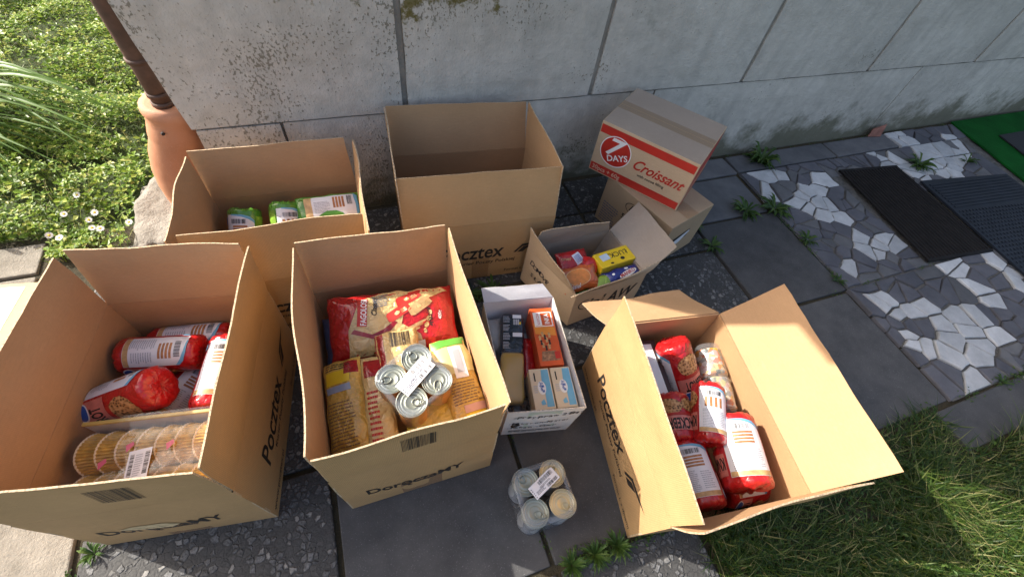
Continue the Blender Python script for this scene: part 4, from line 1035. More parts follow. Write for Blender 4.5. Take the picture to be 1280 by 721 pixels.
# in the left carton
UP = (0, -0.35, 0.94)
roll('crispbread_roll', 'red crispbread roll lying crosswise at the back of the left carton', (-0.690, -0.660, 0.205), (-0.500, -0.700, 0.205), 0.049, -0.2)
roll('crispbread_roll', 'red crispbread roll half hidden against the back wall of the left carton', (-0.650, -0.600, 0.15), (-0.450, -0.632, 0.15), 0.045, -0.75)
roll('crispbread_roll', 'tilted red crispbread roll with wrinkled round end up in the left carton', (-0.742, -0.795, 0.190), (-0.562, -0.812, 0.262), 0.054, -1.45)
roll('crispbread_roll', 'sunlit red crispbread roll with white label along the right side of the left carton', (-0.470, -0.895, 0.225), (-0.425, -0.700, 0.225), 0.048, -0.25)
roll('crispbread_roll', 'shaded crispbread roll lying lowest under the tilted one in the left carton', (-0.640, -0.835, 0.11), (-0.520, -0.690, 0.12), 0.050, 0.1)
# in the right carton
roll('crispbread_roll', 'upright-leaning red roll at the back of the right carton, picture facing the wide flap', (0.835, -1.205, 0.13), (0.800, -1.062, 0.255), 0.053, -1.3)
roll('crispbread_roll', 'narrow red roll with white label up, leaning across the middle of the right carton', (0.735, -1.362, 0.250), (0.815, -1.225, 0.270), 0.045, 0.35, side=-1)
roll('crispbread_roll', 'red roll with big black lettering tucked under the left flap of the right carton', (0.684, -1.330, 0.205), (0.728, -1.205, 0.205), 0.052, -2.1)
roll('crispbread_roll', 'largest red roll with wide white label on top of the right carton pile', (0.780, -1.492, 0.235), (0.836, -1.318, 0.245), 0.062, 0.35, side=-1)
roll('crispbread_roll', 'dark red roll with narrow label at the front left of the right carton', (0.664, -1.494, 0.190), (0.698, -1.330, 0.190), 0.058, 0.25)
roll('crispbread_roll', 'red roll lying crosswise at the front right corner of the right carton', (0.785, -1.468, 0.115), (0.905, -1.488, 0.115), 0.050, -0.3)
roll('crispbread_roll', 'deep-lying red roll with cracker picture between the narrow roll and the tins', (0.775, -1.335, 0.115), (0.835, -1.205, 0.115), 0.052, -2.0)
roll('crispbread_roll', 'lowest dark red roll, half covered by the largest roll in the right carton', (0.705, -1.470, 0.085), (0.760, -1.320, 0.085), 0.050, -2.2)
# in the back left carton
roll('crispbread_roll', 'leftmost green crispbread roll standing in the back left carton', (-0.410, -0.360, 0.13), (-0.378, -0.215, 0.262), 0.050, -0.35, 'green', 'green crispbread packs')
roll('crispbread_roll', 'middle green crispbread roll standing in the back left carton', (-0.272, -0.365, 0.13), (-0.255, -0.215, 0.266), 0.050, 0.3, 'green', 'green crispbread packs', side=-1)
ty = obj('paper_scrap', [(0.768, -1.372, 0.262), (0.785, -1.350, 0.268), (0.757, -1.338, 0.292), (0.769, -1.374, 0.261), (0.786, -1.352, 0.267), (0.758, -1.340, 0.291)], [(0, 1, 2), (5, 4, 3), (0, 3, 4, 1), (1, 4, 5, 2), (2, 5, 3, 0)], YELLOWP, origin=(0.77, -1.36, 0.26))
tag(ty, 'small yellow pointed scrap between red rolls in the right carton', 'paper')

class Bag:
    """pillow-shaped pouch; local x across, y along, z out of its face"""
    def __init__(s, M, w_, h_, t_, seed, wr=0.004):
        s.M, s.w, s.h, s.t, s.seed, s.wr = M, w_, h_, t_, seed, wr
    def hgt(s, x, y):
        a, b = min(1, abs(2 * x / s.w)), min(1, abs(2 * y / s.h))
        f = (1 - a ** 3.0) * (1 - b ** 3.2)
        n = noise.fractal(V((x * 16 + s.seed, y * 16, s.seed)), 1.0, 2.0, 3)
        fold = noise.noise(V((x * 9 + s.seed, y * 55, 1))) * max(0, b - 0.55) * 1.5 + noise.noise(V((x * 60, y * 8 + s.seed, 1))) * max(0, b - 0.6) * 1.6
        return s.t / 2 * max(0, f) ** 0.5 + s.wr * (n * 0.8 + fold) * min(1, f * 4 + 0.25)
    def at(s, x, y, off=0.0):
        e = 0.006 * noise.noise(V((y * 25, s.seed, 0))) * (abs(2 * x / s.w) ** 2)
        return s.M @ V((x + e, y + 0.006 * noise.noise(V((x * 30, s.seed, 5))) * (abs(2 * y / s.h) ** 3), s.hgt(x, y) + off))
def bag(name, label, c, w_, h_, t_, mat, yaw=0, tilt=(0, -0.2, 1), seed=1, group=None, cat='bag', wr=0.004):
    z = V(tilt).normalized(); M = frame(c, z, (math.cos(yaw), math.sin(yaw), 0)); S = Bag(M, w_, h_, t_, seed, wr)
    t = thing(name, label, cat, (c[0], c[1], c[2] - t_ / 2), group)
    nx, ny = 30, 36; vs, fs = [], []
    for side in (1, -1):
        for j in range(ny + 1):
            for i in range(nx + 1):
                x, y = -w_ / 2 + w_ * i / nx, -h_ / 2 + h_ * j / ny; p = S.at(x, y)
                if side < 0:
                    l = M.inverted() @ p; border = i in (0, nx) or j in (0, ny); l.z = l.z if border else -abs(l.z) - 0.001; p = M @ l
                vs.append(p)
    n = (nx + 1) * (ny + 1); I = lambda i, j, s2: s2 * n + j * (nx + 1) + i
    for j in range(ny):
        for i in range(nx):
            fs.append((I(i, j, 0), I(i + 1, j, 0), I(i + 1, j + 1, 0), I(i, j + 1, 0)))
            fs.append((I(i, j, 1), I(i, j + 1, 1), I(i + 1, j + 1, 1), I(i + 1, j, 1)))
    return t, S, obj('pouch', vs, fs, mat, t, smooth=True)
G_B = 'bags in the centre carton'
# big red and cream breadstick bag
t, S, b = bag('breadstick_bag', 'large red and cream breadstick bag across the back of the centre carton', (0.012, -0.790, 0.275), 0.345, 0.185, 0.085, RED, -0.10, (0.0, -0.38, 0.92), 3, G_B, wr=0.006)
st = 0.012
cr = decal('cream_field', S, poly([(-0.125, -0.085), (0.075, -0.085), (0.068, -0.045), (0.02, -0.01), (0.03, 0.02), (0.10, 0.055), (0.16, 0.075), (0.14, 0.086), (-0.02, 0.088), (-0.085, 0.07), (-0.12, -0.01)]), CREAMW, b, 0.0010, st)
decal('swoosh', S, poly([(-0.115, -0.020), (-0.06, -0.042), (-0.02, -0.035), (0.01, -0.005), (0.0, 0.0), (-0.03, -0.02), (-0.06, -0.030), (-0.105, -0.010)]), DRED, cr, 0.0018, st)
for k, (cx, cy, a) in enumerate([(0.015, 0.022, 0.45), (0.045, 0.060, 0.35), (0.075, 0.034, 0.5)]):
    p_ = decal('picture', S, rot2(poly([(cx - 0.036, cy - 0.010), (cx - 0.026, cy - 0.015), (cx + 0.024, cy - 0.013), (cx + 0.037, cy - 0.009), (cx + 0.034, cy + 0.011), (cx + 0.022, cy + 0.015), (cx - 0.028, cy + 0.013), (cx - 0.034, cy + 0.008)]), a, cx, cy), REDP if k < 2 else TANP, cr, 0.0020, st)
    decal('picture_detail', S, rot2(merge(ell(cx - 0.004, cy, 0.008, 0.005, 14), lines(cx + 0.008, cy - 0.006, cx + 0.028, cy + 0.006, 3)), a, cx, cy), CREAMW, p_, 0.0026, st)
for k in range(6):
    cx, cy = -0.02 + k * 0.013, -0.070 + k * 0.009
    decal('picture', S, rot2(ell(cx, cy, 0.052, 0.0042, 20, 0.06), 0.30 + 0.05 * (k % 3), cx, cy), TANP if k % 2 else BROWNP, cr, 0.0018 + 0.0003 * k, st)
decal('name_panel', S, rot2(rect(-0.094, -0.005, -0.068, 0.074), -0.12, -0.08, 0.03), REDP, cr, 0.0022, st)
decal('lettering', S, text('FAGOLOSI', 0.022, -0.074, -0.004, PI / 2 - 0.12, 0.02, wide=0.72), WHITE, cr, 0.0027, 0.008)
decal('lettering', S, text('Classici', 0.020, -0.044, 0.018, PI / 2 - 0.12, 0.02, 0.3, wide=0.9), INK, cr, 0.0022, 0.008)
decal('fine_print', S, rot2(lines(-0.05, 0.045, -0.005, 0.082, 6), 0.1, -0.03, 0.06), BLUEINK, cr, 0.0022, 0.008)
decal('lettering', S, text('grissini', 0.020, 0.108, -0.028, PI / 2 + 0.1, 0.02, 0.2), INK, b, 0.0014, 0.008)
decal('lettering', S, text('400g', 0.013, 0.132, -0.01, PI / 2, 0.02), WHITE, b, 0.0014, 0.008)
decal('wheat_ear', S, merge(*[ell(0.082 + k * 0.004, -0.035 + k * 0.009 + (0.003 if k % 2 else -0.003), 0.0045, 0.007) for k in range(6)]), CREAMW, b, 0.0014, 0.008)
decal('paper_label', S, rot2(rect(-0.055, -0.088, 0.075, -0.066), 0.04), LABELW, cr, 0.0034, st)
decal('label_print', S, rot2(lines(-0.05, -0.086, 0.07, -0.069, 3), 0.04), PALEPRINT, cr, 0.0040, st)
def back_print(S, b, w_, h_, gold=True):
    decal('print', S, lines(-w_ * 0.38, -h_ * 0.42, w_ * 0.30, h_ * 0.05, 14, 0.35), plain('brown_ink', (0.20, 0.12, 0.05), 0.5), b, 0.0012, 0.012)
    decal('print_panel', S, rect(-w_ * 0.36, h_ * 0.22, w_ * 0.26, h_ * 0.36), YELLOWP, b, 0.0012, 0.012)
    decal('print_panel', S, rect(-w_ * 0.36, h_ * 0.13, w_ * 0.26, h_ * 0.20), plain('dusty_blue_print', (0.30, 0.36, 0.46), 0.4), b, 0.0012, 0.012)
    decal('print', S, lines(-w_ * 0.36, h_ * 0.38, w_ * 0.28, h_ * 0.46, 3, 0.4), INK, b, 0.0012, 0.012)
t, S, b = bag('pasta_bag', 'golden pasta bag with brown back print along the left wall of the centre carton', (-0.142, -1.00, 0.275), 0.098, 0.245, 0.06, GOLDW, -0.03, (-0.25, -0.12, 1), 5, G_B)
back_print(S, b, 0.098, 0.245); decal('red_panel', S, rect(0.012, 0.075, 0.045, 0.110), DRED, b, 0.0014, 0.012)
t, S, b = bag('pasta_bag', 'crumpled cream bag between the golden bag and the cans in the centre carton', (-0.066, -1.01, 0.272), 0.075, 0.25, 0.06, CREAMW, -0.05, (0.15, -0.12, 1), 9, G_B, wr=0.008)
decal('red_panel', S, rect(-0.03, 0.06, 0.03, 0.11), DRED, b, 0.0014, 0.012)
decal('print', S, merge(lines(-0.028, -0.10, 0.0, 0.03, 10)), REDP, b, 0.0014, 0.012)
t, S, b = bag('pasta_bag', 'cream and red bag with a barcode just behind the cans in the centre carton', (0.005, -0.930, 0.285), 0.115, 0.20, 0.055, CREAMW, -0.05, (0.0, -0.15, 1), 13, G_B)
decal('red_panel', S, rect(-0.057, -0.06, -0.035, 0.092), DRED, b, 0.0014, 0.012)
decal('barcode', S, barcode(-0.018, 0.045, 0.035, 0.090, 20), INK, b, 0.0014, 0.012)
t, S, b = bag('pasta_bag', 'golden bag with green top and white sticker along the right wall of the centre carton', (0.143, -1.020, 0.278), 0.10, 0.255, 0.06, GOLDW, 0.06, (0.25, -0.15, 1), 17, G_B)
decal('green_top', S, rect(-0.049, 0.10, 0.049, 0.124), GREENP, b, 0.0014, 0.012)
decal('pale_panel', S, rect(-0.045, 0.02, 0.045, 0.098), plain('pale_yellow_print', (0.62, 0.55, 0.25), 0.35), b, 0.0013, 0.012)
decal('sticker', S, rot2(rect(-0.018, 0.005, 0.018, 0.095), -0.05), LABELW, b, 0.0022, 0.012)
decal('sticker_print', S, rot2(rect(-0.009, 0.02, 0.011, 0.085), -0.05), PALEPRINT, b, 0.0028, 0.012)
decal('print', S, lines(-0.04, -0.06, 0.04, 0.0, 8, 0.35), plain('brown_ink', (0.2, 0.12, 0.05)), b, 0.0014, 0.012)
decal('print_panel', S, rect(-0.02, -0.085, 0.042, -0.066), plain('rose_print', (0.6, 0.35, 0.3), 0.4), b, 0.0014, 0.012)
decal('print_panel', S, rect(-0.02, -0.105, 0.042, -0.087), YELLOWP, b, 0.0014, 0.012)
t, S, b = bag('pasta_bag', 'yellow bag with small green print in front of the cans in the centre carton', (0.058, -1.098, 0.250), 0.14, 0.115, 0.06, YELLOWW, 0.0, (0.0, -0.1, 1), 23, G_B)
decal('green_print', S, merge(ell(0.0, 0.045, 0.009, 0.006), ell(0.035, 0.05, 0.007, 0.006), ell(-0.03, 0.045, 0.006, 0.005)), GREENP, b, 0.0014, 0.012)
bag('pasta_bag', 'bluish bag end showing left of the red bag in the centre carton', (-0.150, -0.775, 0.215), 0.07, 0.16, 0.06, plastic('dusty_blue_wrap', (0.10, 0.11, 0.20)), 0.0, (0.1, -0.2, 1), 27, G_B)
# flat green pack in the back left carton
t, S, b = bag('crispbread_pack', 'flat green crispbread pack lying at the right in the back left carton', (-0.112, -0.262, 0.258), 0.215, 0.095, 0.05, GREEN, -0.03, (0.0, -0.5, 0.87), 31, 'green crispbread packs', 'food pack')
lb = decal('label', S, rect(-0.075, -0.036, 0.085, 0.036), LABELW, b, 0.0012, st)
decal('gold_print', S, rect(-0.078, -0.036, -0.055, 0.036), TANP, lb, 0.0018, st)
decal('table_print', S, merge(*[rect(0.012 + k * 0.010, -0.008, 0.019 + k * 0.010, 0.030) for k in range(4)]), BROWNP, lb, 0.0018, st)
decal('barcode', S, rot2(barcode(0.058, 0.0, 0.076, 0.032, 12), 0), INK, lb, 0.0018, st)
decal('fine_print', S, lines(-0.048, -0.02, 0.005, 0.02, 8), PALEPRINT, lb, 0.0018, st)
decal('label_edge', S, poly([(0.085, -0.036), (0.094, -0.03), (0.094, 0.03), (0.080, 0.040), (0.086, 0.0)]), SKYP, lb, 0.0018, st)
decal('lime_wave', S, poly([(-0.05, -0.044), (0.05, -0.044), (0.04, -0.028), (0.02, -0.018), (-0.01, -0.016), (-0.035, -0.028)]), GREENP, lb, 0.0024, st)

# four-packs of cans in clear film
LID = plain('can_lid', (0.31, 0.33, 0.28), 0.38, 0.06, 30, 0.0, metal=0.7)
LIDG = plain('can_lid_gold', (0.52, 0.45, 0.28), 0.36, 0.06, 30, 0.0, metal=0.7)
CANB = plain('can_print', (0.40, 0.20, 0.07), 0.35, 0.35, 30)
CANG = plain('can_print_grey', (0.33, 0.34, 0.36), 0.35, 0.3, 30)
CR, CH = 0.0365, 0.109
def can(parent, M, lid, body, ring_a):
    n = 32
    vs, fs = lathe([(CR * .94, 0), (CR, 0.003), (CR * .98, 0.007), (CR * .98, CH - 0.007), (CR, CH - 0.004), (CR * 1.005, CH - 0.001), (CR * .985, CH), (CR * .955, CH - 0.001)], M, n)
    c = obj('can', vs, fs[:-1], body, parent, smooth=True)
    p = [(CR * .958, CH - .0008), (CR * .945, CH - .0042), (CR * .90, CH - .0048), (CR * .87, CH - .0034), (CR * .84, CH - .0034), (CR * .81, CH - .0048), (CR * .70, CH - .0048), (CR * .67, CH - .0040), (CR * .64, CH - .0048), (CR * .46, CH - .0048), (CR * .43, CH - .0040), (CR * .40, CH - .0046), (0.0005, CH - .0046)]
    vs, fs = lathe(p, M, n); obj('lid', vs, fs[:-2] + [fs[-1]], lid, c, smooth=True)
    # seam ring
    vs, fs = tube([M @ V((CR * .985 * math.cos(a), CR * .985 * math.sin(a), CH - .0012)) for a in [2 * PI * k / 36 for k in range(36)]], 0.0013, 6, True)
    obj('seam', vs, fs, lid, c, smooth=True)
    R_ = M @ Matrix.Rotation(ring_a, 4, 'Z'); cx = CR * .34
    path = [R_ @ V((cx + 0.0125 * math.cos(a) * (1.1 if math.cos(a) > 0 else 1.0), 0.0082 * math.sin(a), CH - .0022)) for a in [2 * PI * k / 28 for k in range(28)]]
    obj('pull_ring', *tube(path, 0.0015, 6, True), lid, c, smooth=True)
    tabv, tabf = lathe([(0.0062, CH - .0044), (0.0064, CH - .0020), (0.0045, CH - .0014), (0.0022, CH - .0012), (0.0018, CH - .0022), (0.0003, CH - .0022)], R_ @ Matrix.Translation((CR * .66, 0, 0)), 16)
    obj('rivet', tabv, tabf, lid, c, smooth=True)
def can_pack(label, M, sp, lids, body, rings, lab):
    o = M.translation.copy(); t = thing('can_pack', label, 'can pack', o, 'film-wrapped packs of four cans')
    pos = [(-sp / 2, sp / 2), (sp / 2, sp / 2), (-sp / 2, -sp / 2), (sp / 2, -sp / 2)]
    for (x, y), ld, ra in zip(pos, lids, rings): can(t, M @ Matrix.Translation((x, y, 0)), ld, body, ra)
    # shrink film around the four, gathered at the open sides
    prof = []; nseg = 64; R0 = CR + 0.0022
    for k in range(nseg):
        a = 2 * PI * k / nseg; d = V((math.cos(a), math.sin(a)))
        best = max(x * d.x + y * d.y for x, y in pos) + R0
        ins = 0.0
        # support point of the hull
        c = max(pos, key=lambda q: q[0] * d.x + q[1] * d.y); prof.append((c[0] + d.x * R0, c[1] + d.y * R0))
    vs, fs = [], []; zs = [(0.002, 0.90), (0.004, 1.0), (0.022, 1.0), (0.045, 0.985), (0.068, 0.985), (0.090, 1.0), (0.106, 1.0), (0.1125, 0.985), (0.1135, 0.90), (0.1120, 0.80)]
    for j, (z, m0) in enumerate(zs):
        for k, (x, y) in enumerate(prof):
            a = 2 * PI * k / nseg; diag = abs(math.sin(2 * a)); flat = 1 - 0.07 * (1 - diag) * (1 if 1 < j < 7 else 0.4)
            cr_ = 0.012 * noise.noise(V((k * 0.55, z * 70, sp * 77))) + 0.010 * noise.noise(V((k * 1.9, z * 25, 3)))
            m = m0 * flat + cr_
            vs.append(M @ V((x * m, y * m, z + 0.002 * noise.noise(V((k * 0.8, j, 9))))))
    n = len(prof)
    for j in range(len(zs) - 1):
        for k in range(n): fs.append((j * n + k, j * n + (k + 1) % n, (j + 1) * n + (k + 1) % n, (j + 1) * n + k))
    obj('film', vs, fs, SHRINK, t, smooth=True)
    cx, cy, lw, lh, la = lab; q = []
    for a, b2 in ((-1, -1), (1, -1), (1, 1), (-1, 1)):
        x, y = a * lw / 2, b2 * lh / 2; q.append(M @ V((cx + x * math.cos(la) - y * math.sin(la), cy + x * math.sin(la) + y * math.cos(la), CH + 0.0035)))
    Q = Quad(*q, 0.002, 1, 0.003); lb = sheet('label', Q, 0.0004, t, [LABELW] * 3, 6, 4)
    decal('barcode', Q, barcode(lw * .34, lh * .62, lw * .93, lh * .90, 24), INK, lb, 0.0004)
    decal('barcode', Q, barcode(lw * .52, lh * .08, lw * .95, lh * .32, 20), INK, lb, 0.0004)
    decal('fine_print', Q, merge(lines(lw * .12, lh * .18, lw * .48, lh * .45, 3), lines(lw * .3, lh * .42, lw * .85, lh * .55, 2), lines(lw * .03, lh * .1, lw * .07, lh * .9, 5)), BLUEINK, lb, 0.0004)
Mp = frame((0.030, -1.012, 0.270), (-0.02, -0.10, 1), (math.cos(0.48), math.sin(0.48), 0))
can_pack('pack of four tin cans with white label on top of the centre carton', Mp, 0.0765, [LID] * 4, CANB, [2.6, 1.75, -0.75, -2.2], (0.008, 0.004, 0.098, 0.040, 0.16))
Mp = yawm(0.2985, -1.317, 0.002, -0.02)
can_pack('pack of four tin cans with white label standing alone on the slab', Mp, 0.0795, [LID, LIDG, LID, LIDG], CANG, [2.0, 1.2, -0.6, -0.9], (0.008, 0.022, 0.088, 0.036, 0.42))

# film-wrapped tray of ribbed paper-cup cakes in the left carton
M = yawm(-0.585, -0.972, 0.180, -0.162)
t = thing('cake_tray', 'clear-wrapped tray of golden ribbed cakes with barcode label at front of left carton', 'food pack', M.translation.copy())
CUP = plain('golden_paper', (0.56, 0.34, 0.06), 0.32, 0.35, 70); CUPRIM = plain('pale_paper_rim', (0.80, 0.70, 0.52), 0.5)
TRAYY = plain('yellow_card', (0.62, 0.44, 0.10), 0.45, 0.1)
vs, fs = cuboid(M, 0.285, 0.165, 0.012); bevel(obj('tray_base', vs, fs, TRAYY, t), 0.002)
vs, fs = cuboid(M @ Matrix.Translation((0, 0.080, 0.012)), 0.285, 0.006, 0.068); bevel(obj('tray_side', vs, fs, plain('pale_card', (0.55, 0.54, 0.58), 0.5), t), 0.002)
vs, fs = cuboid(M @ Matrix.Translation((0, 0.080, 0.0803)), 0.287, 0.009, 0.008); bevel(obj('tray_edge', vs, fs, TRAYY, t), 0.002)
for row, (yy, rs) in enumerate(((0.027, 1.25), (-0.060, 1.1))):
    for k in range(7):
        x0 = -0.138 + k * 0.0395; vs, fs = [], []; ns = 40
        for j, (dx, rr) in enumerate(((0.0, 0.0392), (0.0016, 0.0412), (0.0040, 0.0394), (0.020, 0.0366), (0.038, 0.0358))):
            for i in range(ns + 1):
                a = PI * 0.02 + PI * 0.96 * i / ns; rib = (0.0012 if i % 2 else -0.0012) * (0.4 if j < 2 else 1)
                wave = 0.0055 * math.sin(a * 2.0 + 0.4) if j < 3 else 0.004 * math.sin(a * 2 + 0.4); rr2 = rr * rs
                vs.append(M @ V((x0 + dx + wave, yy + (rr2 + rib) * math.cos(a), 0.016 + (rr2 + rib) * math.sin(a) * 1.28 - row * 0.012)))
        fm = []
        for j in range(4):
            for i in range(ns): fs.append((j * (ns + 1) + i, j * (ns + 1) + i + 1, (j + 1) * (ns + 1) + i + 1, (j + 1) * (ns + 1) + i)); fm.append(1 if j < 2 else 0)
        fs.append(tuple(range(ns, -1, -1))); fm.append(1)
        fs.append(tuple(4 * (ns + 1) + i for i in range(ns + 1))); fm.append(0)
        obj('cake', vs, fs, [CUP, CUPRIM], t, fm)
nx, ny = 20, 10; vs, fs = [], []
for j in range(ny + 1):
    for i in range(nx + 1):
        x, y = -0.146 + 0.292 * i / nx, -0.0855 + 0.174 * j / ny
        z = 0.092 if j > ny - 2 else 0.083 + 0.004 * math.cos((y - 0.03) * 85) + 0.002 * noise.noise(V((x * 40, y * 40, 1)))
        if j == 0: z = 0.02
        vs.append(M @ V((x, y, z)))
for j in range(ny):
    for i in range(nx): fs.append((j * (nx + 1) + i, j * (nx + 1) + i + 1, (j + 1) * (nx + 1) + i + 1, (j + 1) * (nx + 1) + i))
obj('film', vs, fs, FILM, t, smooth=True)
Q = Quad(*[M @ V(p) for p in ((-0.018, -0.066, 0.088), (0.026, -0.060, 0.089), (0.022, 0.006, 0.0905), (-0.022, 0.000, 0.0905))])
lb = sheet('label', Q, 0.0005, t, [LABELW] * 3, 2, 2)
decal('barcode', Q, rot2(barcode(0.0, 0.0, 0.055, 0.008, 20), PI / 2, 0, 0, 0.012, 0.004), INK, lb, 0.0004)
decal('barcode', Q, rot2(barcode(0.0, 0.0, 0.05, 0.009, 20), PI / 2, 0, 0, 0.042, 0.010), INK, lb, 0.0004)
decal('fine_print', Q, lines(0.015, 0.008, 0.030, 0.058, 10), PALEPRINT, lb, 0.0004)
for k, (x, y) in enumerate(((-0.03, 0.012), (0.052, 0.006), (-0.075, -0.02))):
    Q2 = Quad(*[M @ V((x + a, y + b2, 0.0885)) for a, b2 in ((0, -0.012), (0.012, 0.004), (0.008, 0.012), (-0.005, 0.004))]); decal('pink_print', Q2, rect(0, 0, Q2.lu, Q2.lv), plain('pink_film_print', (0.62, 0.10, 0.18), 0.4), t, 0.0004)

# brown box with white lid in the right carton
M = yawm(0.690, -1.115, 0.115, -0.20)
t, F, b = closed_box('cocoa_box', 'dark brown box with white top under the left flap of the right carton', M, 0.135, 0.215, 0.10, plain('dark_brown_card', (0.045, 0.016, 0.014), 0.4, 0.2), bv=0.002)
decal('white_panel', F['top'], rect(0.0, 0.012, 0.118, 0.200), WHITE, b, 0.0006)
decal('emblem', F['front'], merge(ringel(0.085, 0.06, 0.014, 0.020), text('G', 0.022, 0.055, 0.045, 0, 0.02)), WHITE, b, 0.0006)
# pair of printed tins in clear wrap
t = thing('tin_pack', 'two printed tins in clear wrap beside the wide flap in the right carton', 'can pack', (0.90, -1.19, 0.14))
TINP = None
def tin_mat():
    m, t_, b_ = nodes('fish_tin_print'); o = coord(t_); v = t_.nodes.new('ShaderNodeTexVoronoi'); v.inputs['Scale'].default_value = 75; t_.links.new(o, v.inputs['Vector'])
    s = t_.nodes.new('ShaderNodeSeparateColor'); t_.links.new(v.outputs['Color'], s.inputs[0])
    t_.links.new(ramp(t_, s.outputs[0], [(0.0, (0.72, 0.70, 0.64)), (0.3, (0.62, 0.36, 0.05)), (0.5, (0.60, 0.12, 0.03)), (0.7, (0.75, 0.73, 0.66)), (0.88, (0.08, 0.09, 0.07)), (1.0, (0.55, 0.50, 0.2))]), b_.inputs['Base Color'])
    b_.inputs['Roughness'].default_value = 0.3; return m
TINP = tin_mat()
for a, b2 in (((0.875, -1.285, 0.185), (0.908, -1.195, 0.19)), ((0.912, -1.185, 0.19), (0.938, -1.105, 0.195))):
    S = Cyl(a, b2, 0.042, (-0.3, 0, 1)); L = S.L
    vs, fs = lathe([(0.036, 0), (0.042, 0.003), (0.0425, 0.006), (0.041, 0.010), (0.041, L - 0.010), (0.0425, L - 0.006), (0.042, L - 0.003), (0.036, L)], S.M, 32); obj('tin', vs, fs, TINP, t, smooth=True)
S = Cyl((0.868, -1.300, 0.185), (0.945, -1.088, 0.196), 0.0455, (-0.3, 0, 1)); L = S.L
vs, fs = lathe([(0.03, 0.0)] + [(0.0455 - 0.006 * abs(math.cos(PI * k / 14)) ** 6 - 0.0035 * math.exp(-((k / 14 - .5) * 9) ** 2), 0.004 + (L - 0.008) * k / 14) for k in range(15)] + [(0.03, L)], S.M, 36, lambda r, z, a, j: (r + 0.0018 * noise.noise(V((a * 3, z * 60, 4))), z)); obj('film', vs, fs, SHRINK, t, smooth=True)

# groceries in the small carton
M = yawm(0.826, -0.664, 0.06, 0.11)
t, F, b = closed_box('tea_box', 'yellow box with black lettering in the small carton', M, 0.150, 0.068, 0.138, YELLOWP, bv=0.0015)
decal('lettering', F['top'], text('ŁUCKA', 0.030, 0.135, 0.052, PI, 0.012), INK, b, 0.0006)
decal('sticker', F['top'], rot2(rect(0.018, 0.028, 0.055, 0.056), 0.1, 0.03, 0.04), plain('pale_blue_sticker', (0.5, 0.6, 0.72), 0.4), b, 0.0007)
decal('emblem', F['top'], merge(ell(0.10, 0.018, 0.009, 0.007), ell(0.05, 0.01, 0.007, 0.004)), INK, b, 0.0006)
decal('lettering', F['left'], text('ŁUCKA', 0.020, 0.010, 0.085, 0, 0.01), REDP, b, 0.0006)
t, S, b = bag('coffee_brick', 'dark blue pack with red and white oval lettering in the small carton', (0.838, -0.722, 0.150), 0.160, 0.060, 0.075, BLUEW, 0.09, (0, -0.35, 0.94), 41, None, 'food pack', 0.0025)
ov = decal('oval', S, rot2(ell(0.012, -0.003, 0.040, 0.011, 30), 0.18, 0.012, -0.003), WHITE, b, 0.0012, st)
decal('lettering', S, text('MANKO', 0.020, -0.022, -0.014, 0.18, 0.02, wide=0.9), REDP, ov, 0.0022, 0.01)
decal('print', S, merge(ell(0.012, 0.016, 0.008, 0.004), ell(-0.045, 0.008, 0.005, 0.004)), WHITE, b, 0.0012, st)
t, S, b = bag('red_pack', 'red packet with white barcode panel at the back of the small carton', (0.688, -0.615, 0.150), 0.13, 0.085, 0.05, RED, 0.05, (0.1, -0.45, 0.9), 43, None, 'food pack')
decal('barcode_panel', S, rot2(rect(-0.005, -0.02, 0.030, 0.022), 0.3), LABELW, b, 0.0014, st)
decal('barcode', S, rot2(barcode(0.0, -0.014, 0.025, 0.016, 12), 0.3), DKBLUEP, b, 0.0020, st)
decal('lettering', S, text('oner', 0.020, -0.055, 0.01, -0.2, 0.01), TANP, b, 0.0014, st)
t, S, b = bag('red_pack', 'small red carton corner next to the yellow box in the small carton', (0.728, -0.668, 0.165), 0.06, 0.085, 0.045, RED, -0.5, (0.1, -0.4, 0.9), 47, None, 'food pack')
t, S, b = bag('orange_pack', 'orange packet with a printed orange slice at the front left of the small carton', (0.668, -0.708, 0.170), 0.135, 0.090, 0.045, ORANGE, 0.0, (-0.05, -0.45, 0.9), 53, None, 'food pack')
decal('slice_picture', S, ell(-0.01, 0.004, 0.045, 0.030, 30), plain('orange_slice', (0.72, 0.24, 0.05), 0.3, 0.2, 60), b, 0.0013, st)
decal('rim_print', S, ringel(-0.01, 0.004, 0.044, 0.047, 0.66), plain('pale_orange', (0.75, 0.45, 0.2), 0.3), b, 0.0017, st)
decal('lettering', S, text('kisiel', 0.020, -0.05, -0.036, 0.1, 0.01, 0.3), WHITE, b, 0.0016, st)
t, S, b = bag('green_pack', 'green packet under the orange one in the small carton', (0.668, -0.728, 0.120), 0.075, 0.07, 0.05, GREEN, 0, (0, -0.2, 1), 59, None, 'food pack')
t, S, b = bag('green_pack', 'lime green packet between the orange and blue packs in the small carton', (0.752, -0.735, 0.148), 0.075, 0.055, 0.05, plastic('lime_wrap', (0.26, 0.40, 0.05)), 0.2, (0, -0.3, 1), 61, None, 'food pack')

